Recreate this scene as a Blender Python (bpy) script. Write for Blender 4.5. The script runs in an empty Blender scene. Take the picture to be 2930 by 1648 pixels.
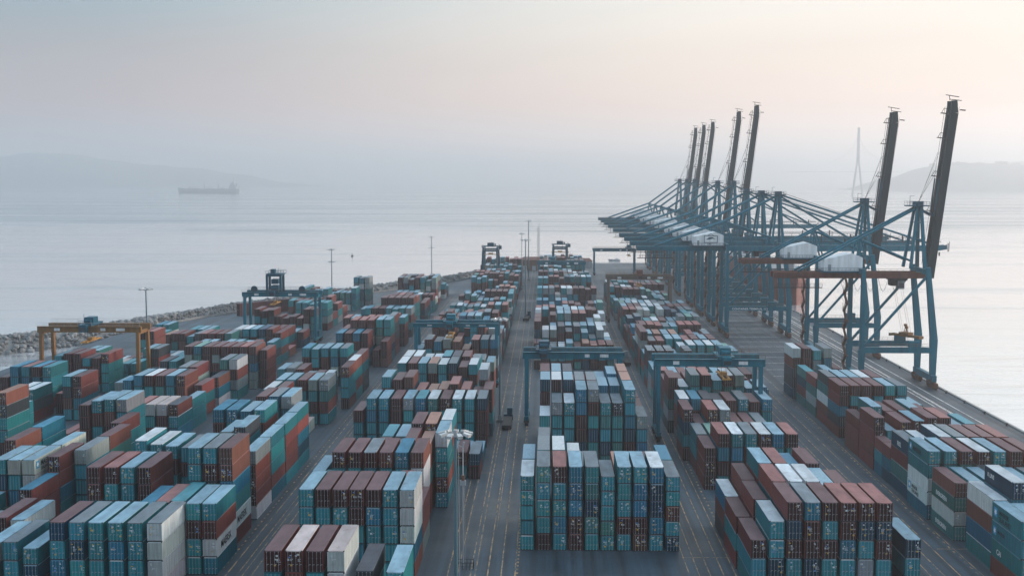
import bpy, math, random
import numpy as np
from mathutils import Vector, Matrix
from mathutils.bvhtree import BVHTree

random.seed(7)
R = math.radians
D = bpy.data
SC = bpy.context.scene
COL = SC.collection

# ------------------------------------------------------------------ helpers
class MB:
    """collects simple solids and links them as ONE mesh object"""
    def __init__(s): s.v = []; s.f = []; s.m = []
    def add(s, vs, fs, mi=0):
        o = len(s.v); s.v += [tuple(p) for p in vs]
        s.f += [tuple(i + o for i in f) for f in fs]; s.m += [mi] * len(fs); return s
    def box(s, x0, y0, z0, x1, y1, z1, mi=0):
        return s.add([(x0,y0,z0),(x1,y0,z0),(x1,y1,z0),(x0,y1,z0),(x0,y0,z1),(x1,y0,z1),(x1,y1,z1),(x0,y1,z1)],
                     [(0,3,2,1),(4,5,6,7),(0,1,5,4),(1,2,6,5),(2,3,7,6),(3,0,4,7)], mi)
    def beam(s, a, b, w, h, w2=None, h2=None, mi=0, up=(0,0,1)):
        """box section from a to b, w = sideways, h = along up; w2,h2 at the far end"""
        a = Vector(a); b = Vector(b); d = (b - a).normalized(); u = Vector(up)
        if abs(d.dot(u)) > .98: u = Vector((0,1,0))
        sx = d.cross(u).normalized(); uz = sx.cross(d).normalized()
        w2 = w if w2 is None else w2; h2 = h if h2 is None else h2
        P = []
        for c, ww, hh in ((a,w,h),(b,w2,h2)):
            for i, j in ((-1,-1),(1,-1),(1,1),(-1,1)): P.append(c + sx*i*ww/2 + uz*j*hh/2)
        return s.add(P, [(0,1,2,3),(7,6,5,4),(0,4,5,1),(1,5,6,2),(2,6,7,3),(3,7,4,0)], mi)
    def tube(s, a, b, r, n=8, r2=None, mi=0):
        a = Vector(a); b = Vector(b); d = (b - a).normalized()
        u = Vector((0,0,1)) if abs(d.z) < .95 else Vector((1,0,0))
        x = d.cross(u).normalized(); y = d.cross(x); r2 = r if r2 is None else r2
        P = [a + (x*math.cos(t)+y*math.sin(t))*r for t in [2*math.pi*i/n for i in range(n)]]
        P += [b + (x*math.cos(t)+y*math.sin(t))*r2 for t in [2*math.pi*i/n for i in range(n)]]
        F = [(i,(i+1)%n,n+(i+1)%n,n+i) for i in range(n)] + [tuple(range(n-1,-1,-1)), tuple(range(n,2*n))]
        return s.add(P, F, mi)
    def path(s, pts, r, n=5, mi=0):
        for a, b in zip(pts[:-1], pts[1:]): s.tube(a, b, r, n, mi=mi)
        return s
    def rail(s, a, b, h=1.1, step=2.0, r=.05, mi=0):
        """a handrail with posts from a to b"""
        a = Vector(a); b = Vector(b); n = max(1, int((b-a).length/step)); up = Vector((0,0,h))
        s.tube(a+up, b+up, r, 4, mi=mi); s.tube(a+up*.5, b+up*.5, r*.7, 4, mi=mi)
        for i in range(n+1):
            p = a + (b-a)*i/n; s.tube(p, p+up, r*.8, 4, mi=mi)
        return s
    def mesh(s, name, mats):
        me = D.meshes.new(name); me.from_pydata(s.v, [], s.f); me.update()
        for m in (mats if isinstance(mats, (list,tuple)) else [mats]): me.materials.append(m)
        if any(s.m): me.polygons.foreach_set('material_index', s.m)
        return me
    def build(s, name, mats, parent=None, loc=(0,0,0), rz=0):
        o = D.objects.new(name, s.mesh(name, mats)); COL.objects.link(o)
        o.parent = parent; o.location = loc; o.rotation_euler.z = rz
        return o

def tag(o, label=None, cat=None, group=None, kind=None):
    if label: o['label'] = label
    if cat: o['category'] = cat
    if group: o['group'] = group
    if kind: o['kind'] = kind
    return o

def empty(name, loc, rz=0):
    o = D.objects.new(name, None); COL.objects.link(o); o.location = loc; o.rotation_euler.z = rz
    o.empty_display_size = .1
    return o

def link(name, me, parent=None, loc=(0,0,0)):
    o = D.objects.new(name, me); COL.objects.link(o); o.parent = parent; o.location = loc
    return o

def copy_tree(o, parent=None):
    c = o.copy(); COL.objects.link(c); c.parent = parent
    for ch in [x for x in D.objects if x.parent == o]: copy_tree(ch, c)
    return c

# ------------------------------------------------------------------ materials
def newmat(name):
    m = D.materials.new(name); m.use_nodes = True; nt = m.node_tree
    return m, nt, nt.nodes['Principled BSDF']
def nd(nt, t, **kw):
    n = nt.nodes.new(t)
    for k, v in kw.items():
        if hasattr(n, k): setattr(n, k, v)
        else: n.inputs[k].default_value = v
    return n
def ramp(nt, fac, pts):
    n = nd(nt, 'ShaderNodeValToRGB'); e = n.color_ramp.elements
    while len(e) < len(pts): e.new(.5)
    for i, (p, c) in enumerate(pts):
        e[i].position = p; e[i].color = c if len(c) == 4 else (*c, 1)
    nt.links.new(fac, n.inputs[0]); return n.outputs[0]
def mix(nt, fac, a, b, mode='MIX'):
    n = nd(nt, 'ShaderNodeMix', data_type='RGBA', blend_type=mode)
    for s, v in ((n.inputs[0], fac), (n.inputs[6], a), (n.inputs[7], b)):
        if isinstance(v, (int, float)): s.default_value = v
        elif isinstance(v, tuple): s.default_value = v if len(v) == 4 else (*v, 1)
        else: nt.links.new(v, s)
    return n.outputs[2]
def g(v): return (v, v, v, 1)

def wear(nt, b, col, rand=None, amount=.55, rough=.55, coord='Object', rust=(.085,.038,.024), sc=1.0, streak=(2.6,2.6,.22)):
    """paint with rust spots, run-down streaks and grime"""
    tc = nd(nt, 'ShaderNodeTexCoord'); v = tc.outputs[coord]
    if rand is not None:
        m = nd(nt, 'ShaderNodeVectorMath', operation='ADD'); k = nd(nt, 'ShaderNodeMath', operation='MULTIPLY'); k.inputs[1].default_value = 173.0
        nt.links.new(rand, k.inputs[0]); nt.links.new(v, m.inputs[0]); nt.links.new(k.outputs[0], m.inputs[1]); v = m.outputs[0]
    n1 = nd(nt, 'ShaderNodeTexNoise', Scale=.55*sc, Detail=6.0, Roughness=.7); nt.links.new(v, n1.inputs['Vector'])
    rm = ramp(nt, n1.outputs[0], [(.58, g(0)), (.74, g(amount))])
    mp = nd(nt, 'ShaderNodeMapping'); mp.inputs['Scale'].default_value = tuple(a*sc for a in streak); nt.links.new(v, mp.inputs[0])
    n2 = nd(nt, 'ShaderNodeTexNoise', Scale=1.0, Detail=4.0); nt.links.new(mp.outputs[0], n2.inputs['Vector'])
    st = ramp(nt, n2.outputs[0], [(.3, g(.72)), (.7, g(1.12))])
    c = mix(nt, 1.0, mix(nt, rm, col, rust), st, 'MULTIPLY')
    nt.links.new(c, b.inputs['Base Color']); b.inputs['Roughness'].default_value = rough
    b.inputs['Specular IOR Level'].default_value = .12
    return c

def container_mat(name, source, roof=False):
    m, nt, b = newmat(name); rnd = None
    if source == 'object':
        oi = nd(nt, 'ShaderNodeObjectInfo'); rnd = oi.outputs['Random']; col = oi.outputs['Color']
        if roof:
            at = nd(nt, 'ShaderNodeAttribute', attribute_type='OBJECT', attribute_name='roof'); col = at.outputs['Color']
    else:
        at = nd(nt, 'ShaderNodeAttribute', attribute_type='GEOMETRY', attribute_name='paint'); col = at.outputs['Color']
    wear(nt, b, col, rnd, amount=.6 if roof else .38, rough=.5, sc=.8 if roof else 1.0, streak=(.9,.28,.5) if roof else (2.6,2.6,.22))
    return m
M_BODY = container_mat('container_paint', 'object')
M_ROOF = container_mat('weathered_skylit_roof_paint', 'object', True)  # faded paint whose colours also carry painted-in skylight
M_MASS = container_mat('stacked_container_paint', 'mesh')

def plain(name, col, rough=.5, metal=0., amount=.35, sc=.5, coord='Object'):
    m, nt, b = newmat(name); rgb = nd(nt, 'ShaderNodeRGB'); rgb.outputs[0].default_value = (*col, 1)
    wear(nt, b, rgb.outputs[0], None, amount, rough, coord=coord, sc=sc); b.inputs['Metallic'].default_value = metal
    return m
M_ROD = plain('galvanised_steel', (.34,.36,.38), .45, .3, .5)
M_CAST = plain('dark_steel', (.03,.033,.036), .6)
M_RUST = plain('rusty_steel', (.13,.065,.045), .7, 0, .6)
M_BLUE = plain('blue_crane_paint', (.003,.115,.165), .42, 0, .35, .25)
M_NAVY = plain('dark_blue_crane_paint', (.010,.070,.110), .42, 0, .35, .25)
M_BOOM = plain('dark_weathered_boom_paint', (.022,.034,.040), .5, 0, .6, .2)
M_BROWN = plain('rust_red_girder_paint', (.125,.05,.038), .55, 0, .5, .3)
M_YEL = plain('ochre_crane_paint', (.20,.105,.042), .5, 0, .5, .3)
M_WALK = plain('rusty_orange_handrail', (.17,.095,.045), .6, 0, .5, .5)
M_RAILY = plain('yellow_handrail_paint', (.42,.22,.06), .5)
M_WHITE = plain('white_sheet_paint', (.72,.74,.75), .5, 0, .2, .2)
M_GREY = plain('grey_sheet_paint', (.25,.28,.3), .5)
M_OLIVE = plain('brown_gantry_paint', (.13,.10,.08), .55, 0, .5, .3)
M_BLACK = plain('black_rubber', (.012,.012,.013), .8, 0, .1)
M_LETB = plain('black_lettering', (.012,.014,.02), .6, 0, .15)
M_LETW = plain('white_lettering', (.7,.72,.72), .6, 0, .15)
M_STARB = plain('light_blue_emblem', (.03,.25,.45), .5, 0, .1)
M_STICKW = plain('white_placard', (.6,.63,.65), .5, 0, .1)
M_STICKY = plain('yellow_placard', (.62,.38,.05), .5, 0, .1)
M_STICKB = plain('blue_placard', (.10,.22,.5), .5, 0, .1)
M_LAMP = plain('lamp_housing', (.5,.52,.52), .4, .2, .1)
M_PALE = plain('pale_concrete', (.40,.41,.42), .8, 0, .1, .02)
M_MAST = plain('blue_grey_mast_paint', (.10,.17,.20), .45, .1, .3, .3)
M_CONC = plain('concrete', (.22,.225,.225), .8, 0, .2)
M_GLASS, _nt, _b = newmat('dark_cab_glass'); _b.inputs['Base Color'].default_value = (.02,.03,.04,1); _b.inputs['Roughness'].default_value = .08

def ground_mat():
    m, nt, b = newmat('worn_asphalt'); tc = nd(nt, 'ShaderNodeTexCoord'); v = tc.outputs['Object']
    n1 = nd(nt, 'ShaderNodeTexNoise', Scale=.035, Detail=6.0, Roughness=.62); nt.links.new(v, n1.inputs['Vector'])
    c = ramp(nt, n1.outputs[0], [(.32, (.006,.019,.031)), (.5, (.022,.042,.060)), (.68, (.050,.076,.098))])
    # tyre-darkened tracks run along the lanes
    mp = nd(nt, 'ShaderNodeMapping'); mp.inputs['Scale'].default_value = (.55, .006, 1); nt.links.new(v, mp.inputs[0])
    n2 = nd(nt, 'ShaderNodeTexNoise', Scale=1.0, Detail=4.0, Roughness=.6); nt.links.new(mp.outputs[0], n2.inputs['Vector'])
    c = mix(nt, 1.0, c, ramp(nt, n2.outputs[0], [(.36, g(.48)), (.60, g(1.25))]), 'MULTIPLY')
    # patched slabs and cross joints
    br = nd(nt, 'ShaderNodeTexBrick', Scale=1.0); br.inputs['Color1'].default_value = g(.86); br.inputs['Color2'].default_value = g(1.12); br.inputs['Mortar'].default_value = g(.72)
    br.inputs['Mortar Size'].default_value = .10; br.inputs['Brick Width'].default_value = 17.0; br.inputs['Row Height'].default_value = 8.2
    nt.links.new(v, br.inputs['Vector'])
    c = mix(nt, 1.0, c, br.outputs[0], 'MULTIPLY')
    n3 = nd(nt, 'ShaderNodeTexNoise', Scale=1.3, Detail=8.0, Roughness=.75); nt.links.new(v, n3.inputs['Vector'])
    c = mix(nt, 1.0, c, ramp(nt, n3.outputs[0], [(.3, g(.8)), (.7, g(1.2))]), 'MULTIPLY')
    nt.links.new(c, b.inputs['Base Color'])
    nt.links.new(ramp(nt, n1.outputs[0], [(.3, g(.42)), (.6, g(.75))]), b.inputs['Roughness'])
    bp = nd(nt, 'ShaderNodeBump', Strength=.25, Distance=.05); nt.links.new(n3.outputs[0], bp.inputs['Height']); nt.links.new(bp.outputs[0], b.inputs['Normal'])
    return m
M_ASPH = ground_mat()

def line_mat(name, col, wear_lo=.42):
    m, nt, b = newmat(name); tc = nd(nt, 'ShaderNodeTexCoord')
    mp = nd(nt, 'ShaderNodeMapping'); mp.inputs['Scale'].default_value = (1.4, .35, 1); nt.links.new(tc.outputs['Object'], mp.inputs[0])
    n = nd(nt, 'ShaderNodeTexNoise', Scale=1.0, Detail=7.0, Roughness=.7); nt.links.new(mp.outputs[0], n.inputs['Vector'])
    c = mix(nt, ramp(nt, n.outputs[0], [(wear_lo, g(0)), (wear_lo+.16, g(1))]), (.06,.068,.072), (*col,))
    nt.links.new(c, b.inputs['Base Color']); b.inputs['Roughness'].default_value = .7
    return m
M_LINEY = line_mat('faded_yellow_road_paint', (.44,.27,.12), .44)
M_LINEW = line_mat('faded_white_road_paint', (.72,.70,.67), .36)

def sea_mat():
    m, nt, b = newmat('calm_sea_water'); tc = nd(nt, 'ShaderNodeTexCoord'); v = tc.outputs['Object']
    b.inputs['Base Color'].default_value = (.33,.335,.335,1); b.inputs['IOR'].default_value = 1.333; b.inputs['Coat Weight'].default_value = 1.0; b.inputs['Coat IOR'].default_value = 1.4; b.inputs['Coat Roughness'].default_value = .07
    def noise(scale, sx, sy, det, rough=.55, dist=0.):
        mp = nd(nt, 'ShaderNodeMapping'); mp.inputs['Scale'].default_value = (sx, sy, 1); nt.links.new(v, mp.inputs[0])
        n = nd(nt, 'ShaderNodeTexNoise', Scale=scale, Detail=det, Roughness=rough, Distortion=dist); nt.links.new(mp.outputs[0], n.inputs['Vector']); return n.outputs[0]
    # a broad tongue of ruffled water lies across the bay, broken into long streaks; glassy slicks elsewhere; the darker tone is painted-in reflection loss
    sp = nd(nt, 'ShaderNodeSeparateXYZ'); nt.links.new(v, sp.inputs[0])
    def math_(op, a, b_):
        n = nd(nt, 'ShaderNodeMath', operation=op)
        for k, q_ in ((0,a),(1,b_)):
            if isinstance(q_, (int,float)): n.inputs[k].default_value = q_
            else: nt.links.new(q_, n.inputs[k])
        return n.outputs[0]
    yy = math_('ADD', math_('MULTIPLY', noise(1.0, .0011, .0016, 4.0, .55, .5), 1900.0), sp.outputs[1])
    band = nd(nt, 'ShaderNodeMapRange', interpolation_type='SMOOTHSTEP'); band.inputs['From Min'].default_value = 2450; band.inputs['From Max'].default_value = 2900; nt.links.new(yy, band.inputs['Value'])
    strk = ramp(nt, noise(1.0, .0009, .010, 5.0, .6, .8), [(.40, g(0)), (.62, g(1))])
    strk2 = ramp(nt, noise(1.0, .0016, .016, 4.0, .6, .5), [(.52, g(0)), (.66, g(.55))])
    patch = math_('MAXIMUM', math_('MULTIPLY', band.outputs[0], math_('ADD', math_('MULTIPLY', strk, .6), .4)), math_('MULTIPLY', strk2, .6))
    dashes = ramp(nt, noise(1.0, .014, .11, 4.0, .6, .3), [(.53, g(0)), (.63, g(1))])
    bc = mix(nt, patch, (.57,.59,.61), (.05,.095,.12)); bc = mix(nt, math_('MULTIPLY', dashes, .42), bc, (.10,.13,.15)); nt.links.new(bc, b.inputs['Base Color'])  # base colour darkened in patches and dashes to imitate weaker sky reflection
    nt.links.new(math_('SUBTRACT', 1.0, math_('MULTIPLY', patch, .85)), b.inputs['Coat Weight'])
    fine = noise(1.0, .10, .22, 5.0, .6)
    swell = noise(1.0, .018, .040, 4.0, .55, .4)
    h = nd(nt, 'ShaderNodeMath', operation='MULTIPLY_ADD'); h.inputs[1].default_value = 2.6
    nt.links.new(swell, h.inputs[0]); nt.links.new(fine, h.inputs[2])
    st = nd(nt, 'ShaderNodeMapRange'); st.inputs['To Min'].default_value = .09; st.inputs['To Max'].default_value = .50; nt.links.new(patch, st.inputs['Value'])
    bp = nd(nt, 'ShaderNodeBump', Distance=1.1); nt.links.new(st.outputs[0], bp.inputs['Strength']); nt.links.new(h.outputs[0], bp.inputs['Height']); nt.links.new(bp.outputs[0], b.inputs['Normal']); nt.links.new(bp.outputs[0], b.inputs['Coat Normal'])
    ro = nd(nt, 'ShaderNodeMapRange'); ro.inputs['To Min'].default_value = .05; ro.inputs['To Max'].default_value = .26; nt.links.new(patch, ro.inputs['Value']); nt.links.new(ro.outputs[0], b.inputs['Roughness'])
    return m
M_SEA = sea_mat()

def rock_mat():
    m, nt, b = newmat('pale_armour_rock'); tc = nd(nt, 'ShaderNodeTexCoord')
    n = nd(nt, 'ShaderNodeTexNoise', Scale=.22, Detail=7.0, Roughness=.7); nt.links.new(tc.outputs['Object'], n.inputs['Vector'])
    c = ramp(nt, n.outputs[0], [(.3, (.05,.056,.06)), (.5, (.15,.157,.16)), (.72, (.31,.31,.305))])
    nt.links.new(c, b.inputs['Base Color']); b.inputs['Roughness'].default_value = .85
    return m
M_ROCK = rock_mat()
def hill_mat():
    m, nt, b = newmat('wooded_hill'); tc = nd(nt, 'ShaderNodeTexCoord')
    n = nd(nt, 'ShaderNodeTexNoise', Scale=.01, Detail=8.0, Roughness=.7); nt.links.new(tc.outputs['Object'], n.inputs['Vector'])
    nt.links.new(ramp(nt, n.outputs[0], [(.35, (.05,.07,.075)), (.65, (.11,.12,.12))]), b.inputs['Base Color']); b.inputs['Roughness'].default_value = .9
    return m
M_HILL = hill_mat()

# ------------------------------------------------------------------ camera, light, sky
CAMH = 69.0; FPX = 3000.0
PITCH = math.atan(274/FPX); YAW = math.atan(86*math.cos(PITCH)/FPX)
cam = D.cameras.new('camera'); cam.lens = FPX/2576*36; cam.sensor_width = 36; cam.clip_end = 60000; cam.clip_start = 1
co = D.objects.new('camera', cam); COL.objects.link(co); co.location = (0,0,CAMH)
co.rotation_euler = (R(90) - PITCH, 0, YAW); SC.camera = co
FW = Vector((-math.sin(YAW)*math.cos(PITCH), math.cos(YAW)*math.cos(PITCH), -math.sin(PITCH)))
RT = Vector((math.cos(YAW), math.sin(YAW), 0)); UP = RT.cross(FW)

SUN_EL, SUN_AZ = R(11), R(68)        # azimuth clockwise from +Y
sd = Vector((math.sin(SUN_AZ)*math.cos(SUN_EL), math.cos(SUN_AZ)*math.cos(SUN_EL), math.sin(SUN_EL)))
sun = D.lights.new('sun', 'SUN'); sun.energy = SUN_E = 3.7; sun.angle = R(13); sun.color = (1.0,.80,.66)
so = D.objects.new('sun', sun); COL.objects.link(so); so.rotation_euler = sd.to_track_quat('Z','Y').to_euler(); so.location = (300,300,300)

W = D.worlds.new('World'); SC.world = W; W.use_nodes = True; nt = W.node_tree
bg = nt.nodes['Background']
sky = nd(nt, 'ShaderNodeTexSky', sky_type='NISHITA'); sky.sun_disc = False; sky.sun_elevation = SUN_EL; sky.sun_rotation = SUN_AZ
sky.air_density = 1.0; sky.dust_density = 4.0; sky.ozone_density = 1.5; sky.altitude = 60
tc = nd(nt, 'ShaderNodeTexCoord'); dirv = tc.outputs['Generated']
sx = nd(nt, 'ShaderNodeSeparateXYZ'); nt.links.new(dirv, sx.inputs[0])
dot = nd(nt, 'ShaderNodeVectorMath', operation='DOT_PRODUCT'); dot.inputs[1].default_value = (math.sin(SUN_AZ), math.cos(SUN_AZ), 0); nt.links.new(dirv, dot.inputs[0])
# thin dawn overcast: cream towards the sun, mauve and blue-grey away from it
def by_el(stops): return ramp(nt, sx.outputs[2], stops)
cold = by_el([(0.0,(.50,.50,.56)),(.03,(.46,.435,.48)),(.06,(.46,.385,.40)),(.105,(.37,.37,.395)),(.15,(.25,.38,.45)),(.32,(.70,.92,1.10)),(1.0,(.82,1.08,1.36))])
warm = by_el([(0.0,(1.30,1.09,.99)),(.03,(1.18,.95,.85)),(.06,(1.05,.80,.67)),(.105,(.94,.81,.69)),(.15,(.92,.87,.79)),(.32,(1.10,1.12,1.12)),(1.0,(.80,1.04,1.30))])
az = nd(nt, 'ShaderNodeMapRange', interpolation_type='SMOOTHSTEP'); az.inputs['From Min'].default_value = -.05; az.inputs['From Max'].default_value = .56; nt.links.new(dot.outputs['Value'], az.inputs['Value'])
# soft cloud bands
mp = nd(nt, 'ShaderNodeMapping'); mp.inputs['Scale'].default_value = (1.6,1.6,9.0); nt.links.new(dirv, mp.inputs[0])
cn = nd(nt, 'ShaderNodeTexNoise', Scale=1.5, Detail=4.0, Roughness=.5); nt.links.new(mp.outputs[0], cn.inputs['Vector'])
cl = ramp(nt, cn.outputs[0], [(.3, g(.955)), (.7, g(1.035))])
hz = mix(nt, 1.0, mix(nt, az.outputs[0], cold, warm), cl, 'MULTIPLY')
# the side of the sky behind the camera is the dim one
bk = nd(nt, 'ShaderNodeMapRange', interpolation_type='SMOOTHSTEP'); bk.inputs['From Min'].default_value = -.55; bk.inputs['From Max'].default_value = .35; bk.inputs['To Min'].default_value = .95; bk.inputs['To Max'].default_value = 1.0
nt.links.new(sx.outputs[1], bk.inputs['Value'])
hz = mix(nt, 1.0, hz, bk.outputs[0], 'MULTIPLY')
nish = mix(nt, 1.0, sky.outputs[0], g(.08), 'MULTIPLY')
# brighter glow round the veiled sun itself, outside the frame
gl = nd(nt, 'ShaderNodeMapRange', interpolation_type='SMOOTHSTEP'); gl.inputs['From Min'].default_value = .70; gl.inputs['From Max'].default_value = .99; gl.inputs['To Min'].default_value = 1.0; gl.inputs['To Max'].default_value = 3.2
nt.links.new(dot.outputs['Value'], gl.inputs['Value'])
hz = mix(nt, 1.0, hz, gl.outputs[0], 'MULTIPLY')
fin = mix(nt, .88, nish, hz)
nt.links.new(fin, bg.inputs['Color']); bg.inputs['Strength'].default_value = 1.0

vs = SC.view_settings; vs.view_transform = 'Standard'; vs.look = 'None'; vs.exposure = .3; vs.gamma = 1; vs.use_curve_mapping = False
SC.render.engine = 'CYCLES'; cy = SC.cycles
cy.use_denoising = True
cy.max_bounces = 4; cy.diffuse_bounces = 2; cy.glossy_bounces = 2; cy.volume_bounces = 2; cy.transmission_bounces = 0
cy.use_adaptive_sampling = True; cy.adaptive_threshold = .01

# ------------------------------------------------------------------ air
hb = MB().box(-24000,-3000,-5.2,24000,24000,340); hm = D.materials.new('morning_haze'); hm.use_nodes = True
hn = hm.node_tree; hn.nodes.remove(hn.nodes['Principled BSDF'])
pv = nd(hn, 'ShaderNodeVolumePrincipled'); pv.inputs['Color'].default_value = (.66,.685,.705,1); pv.inputs['Density'].default_value = .00021; pv.inputs['Anisotropy'].default_value = .6
hn.links.new(pv.outputs[0], hn.nodes['Material Output'].inputs['Volume'])
ho = hb.build('haze', hm); tag(ho, kind='stuff')

# ------------------------------------------------------------------ ground and water
SEA = -3.6
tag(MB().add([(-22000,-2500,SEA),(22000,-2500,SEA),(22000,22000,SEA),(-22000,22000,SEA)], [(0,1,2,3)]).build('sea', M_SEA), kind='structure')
shore = [(-200,60),(-197,430),(-193,470),(-191,520),(-184,552),(-172,588),(-158,612),(-122,690),(-92,742),(-63,798),(-40,862),(-12,958),(0,985),(131,985),(131,60)]
n = len(shore)
yard = MB(); yard.add([(x,y,0) for x,y in shore] + [(x,y,SEA-1) for x,y in shore], [tuple(range(n-1,-1,-1))] + [(i,(i+1)%n,n+(i+1)%n,n+i) for i in range(n)])
me = yard.mesh('terminal_ground', M_ASPH); me.flip_normals(); 
import bmesh
bm = bmesh.new(); bm.from_mesh(me); bmesh.ops.recalc_face_normals(bm, faces=bm.faces); bm.to_mesh(me); bm.free()
tag(link('terminal_ground', me), kind='structure')

# painted lanes, one sheet of paint for each lane
def lines(name, m, segs, z=.006):
    b = MB()
    for x0,y0,x1,y1,w in segs:
        if abs(x1-x0) < abs(y1-y0): b.add([(x0-w/2,y0,z),(x0+w/2,y0,z),(x1+w/2,y1,z),(x1-w/2,y1,z)], [(0,1,2,3)])
        else: b.add([(x0,y0-w/2,z),(x1,y1-w/2,z),(x1,y1+w/2,z),(x0,y0+w/2,z)], [(0,1,2,3)])
    tag(b.build(name, m), kind='structure')
def along(xs, y0, y1, w=.24): return [(x,y0,x,y1,w) for x in xs]
def dash(x, y0, y1, on, off, w=.22):
    o = []; y = y0
    while y < y1: o.append((x,y,x,min(y+on,y1),w)); y += on+off
    return o
lines('mast_lane_markings', M_LINEY, along([-13.1,-10.1,-7.75,-5.3],150,960) + along([-15.4,-17.1],200,278) + along([-12.3],150,330) + along([-9.6],230,330,.16) + dash(-5.0,160,330,.9,1.1,.5)
      + [(-14,396,-4,396.2,.25),(-19,276,-12,276.2,.2)])
lines('inner_lane_markings', M_LINEY, along([28.9,31.3],150,960) + along([27.0,33.4],180,330,.2) + dash(34.6,190,420,1.2,1.6,.4) + along([25.3],205,300,.18) + [(34.7,252.2,38.6,252.2,.3),(25,214,34,214.2,.2)])
lines('breakwater_lane_markings', M_LINEY, along([-55.9,-54.0,-51.4],150,700) + along([-53.0],150,420,.18) + dash(-57.4,190,420,1.0,1.6,.35))
lines('quay_lane_markings', M_LINEY, along([67.4,69.8,72.6],150,640) + along([76.6],205,640,.2) + dash(76.0,200,360,1.2,1.8,.4) + [(73.4,220.5,79.5,220.5,.3)])
lines('outer_lane_markings', M_LINEY, along([-90.6,-89.0],150,640) + along([-130.6,-128.6],150,700))
lines('apron_markings', M_LINEW, along([123.9,118.5,111.9],150,985,.28) + along([114.4,108.6],150,985,.2) + dash(120.2,150,700,.8,.6,.9)
      + [(80,y,103,y,.35) for y in range(402,640,15)] + [(-14,672,-2,672,.5),(26,672,36,672,.5)])
lines('crane_rails', M_CAST, along([104.7,105.3,127.8,128.4],150,984,.14) + along([78.8,79.4],390,984,.14), .012)
# quay edge: coping kerb, fenders and bollards
tag(MB().box(130.2,60,.0,131.0,985,.35).build('quay_kerb', M_CONC), kind='structure')
bol = MB().tube((0,0,0),(0,0,.55),.28,10,r2=.22).tube((0,0,.55),(0,0,.75),.42,10).mesh('mooring_bollard', M_CAST)
for i, y in enumerate(range(300, 640, 17)):
    o = link('mooring_bollard', bol, loc=(129.5,y,0)); tag(o, 'short dark mooring bollard in the line along the quay edge', 'bollard', 'bollards along the quay edge')
fe = MB().box(0,-.7,-3.2,.55,.7,-.2).mesh('rubber_fender', M_BLACK)
for y in range(302, 640, 9):
    o = link('rubber_fender', fe, loc=(131.0,y,0)); tag(o, 'black rubber fender hung on the outer face of the quay', 'fender', 'fenders along the quay wall')

# ------------------------------------------------------------------ shipping containers
CW, CL, CS, HS, HH = 2.47, 13.2, 6.5, 2.79, 3.15
PAL = dict(t=(.008,.122,.148), g=(.022,.110,.108), b=(.005,.100,.160), n=(.003,.038,.070), m=(.128,.037,.034), r=(.165,.048,.040),
           o=(.155,.060,.046), w=(.40,.435,.43), y=(.175,.215,.222), k=(.030,.040,.048))
# door-end tones paint in how fronts look in shade beside the sunlit sides
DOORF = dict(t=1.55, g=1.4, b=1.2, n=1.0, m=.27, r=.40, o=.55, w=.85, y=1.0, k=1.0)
ROOF = dict(w=(.50,.55,.58), v=(.20,.325,.40), y=(.155,.19,.215), m=(.135,.082,.088), r=(.27,.130,.125), o=(.31,.18,.145), b=(.055,.20,.30),
            k=(.075,.085,.105), t=(.075,.235,.285), g=(.15,.28,.25), s=(.42,.36,.35), n=(.07,.105,.16))  # roof tones: faded paint, plus the brightness of skylit tops put into the colour
RDEF = dict(t='vvywt', g='yvg', b='bbv', n='vyn', m='mmmr', r='rrm', o='or', w='wws', y='ywv', k='ky')
NAMES = dict(t=['teal'], g=['sea-green'], b=['blue'], n=['navy'], m=['maroon'], r=['brick-red'], o=['rust-orange'], w=['off-white'], y=['slate-grey'], k=['charcoal'])
CON = []       # dicts: block,x,y,z,h,L,c,roof,tier,ntiers
OCC = {}
rg = random.Random(21)
def freec(bk, x, y, L):
    return all(not (x < a+CW-.05 and a < x+CW-.05 and y < b+l+.05 and b < y+L+.05) for a,b,l in OCC.get(bk, []))
MIXC = 'ttttttttttttgggbnnmmmmmmmmmmmmrroyyywk'
def stack(bk, x, y, spec, L=CL):
    if spec == '.': return
    if not freec(bk, x, y, L): return
    OCC.setdefault(bk, []).append((x,y,L))
    rf = None
    if '/' in spec: spec, rf = spec.split('/')
    std = spec.endswith('-'); spec = spec.rstrip('-')
    let = ''.join(c for c in spec if c.isalpha()); dg = ''.join(c for c in spec if c.isdigit())
    nn = int(dg) if dg else len(let)
    let = list(let) + [rg.choice(MIXC) for _ in range(nn - len(let))]
    hs = [HS if std else HH] * nn
    if dg and not std and rg.random() < .3: hs = [rg.choice((HS,HH)) for _ in hs]
    z = 0
    jx = rg.uniform(-.04,.04)
    for k in range(nn-1, -1, -1):
        c = let[k]; h = hs[k]
        base = np.array(PAL[c]) * rg.uniform(.78,1.22) * np.array([rg.uniform(.93,1.07) for _ in range(3)])
        rk = rf if (k == 0 and rf) else rg.choice(RDEF[c])
        ro = np.array(ROOF[rk]) * rg.uniform(.85,1.15)
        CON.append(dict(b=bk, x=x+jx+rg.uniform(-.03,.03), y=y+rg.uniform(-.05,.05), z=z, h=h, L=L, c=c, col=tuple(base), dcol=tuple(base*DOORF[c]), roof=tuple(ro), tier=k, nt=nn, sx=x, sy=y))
        z += h + .05
def row(bk, y, x0, p, specs, L=CL):
    for i, s in enumerate(specs): stack(bk, x0 + p*i, y, s, L)

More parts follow.
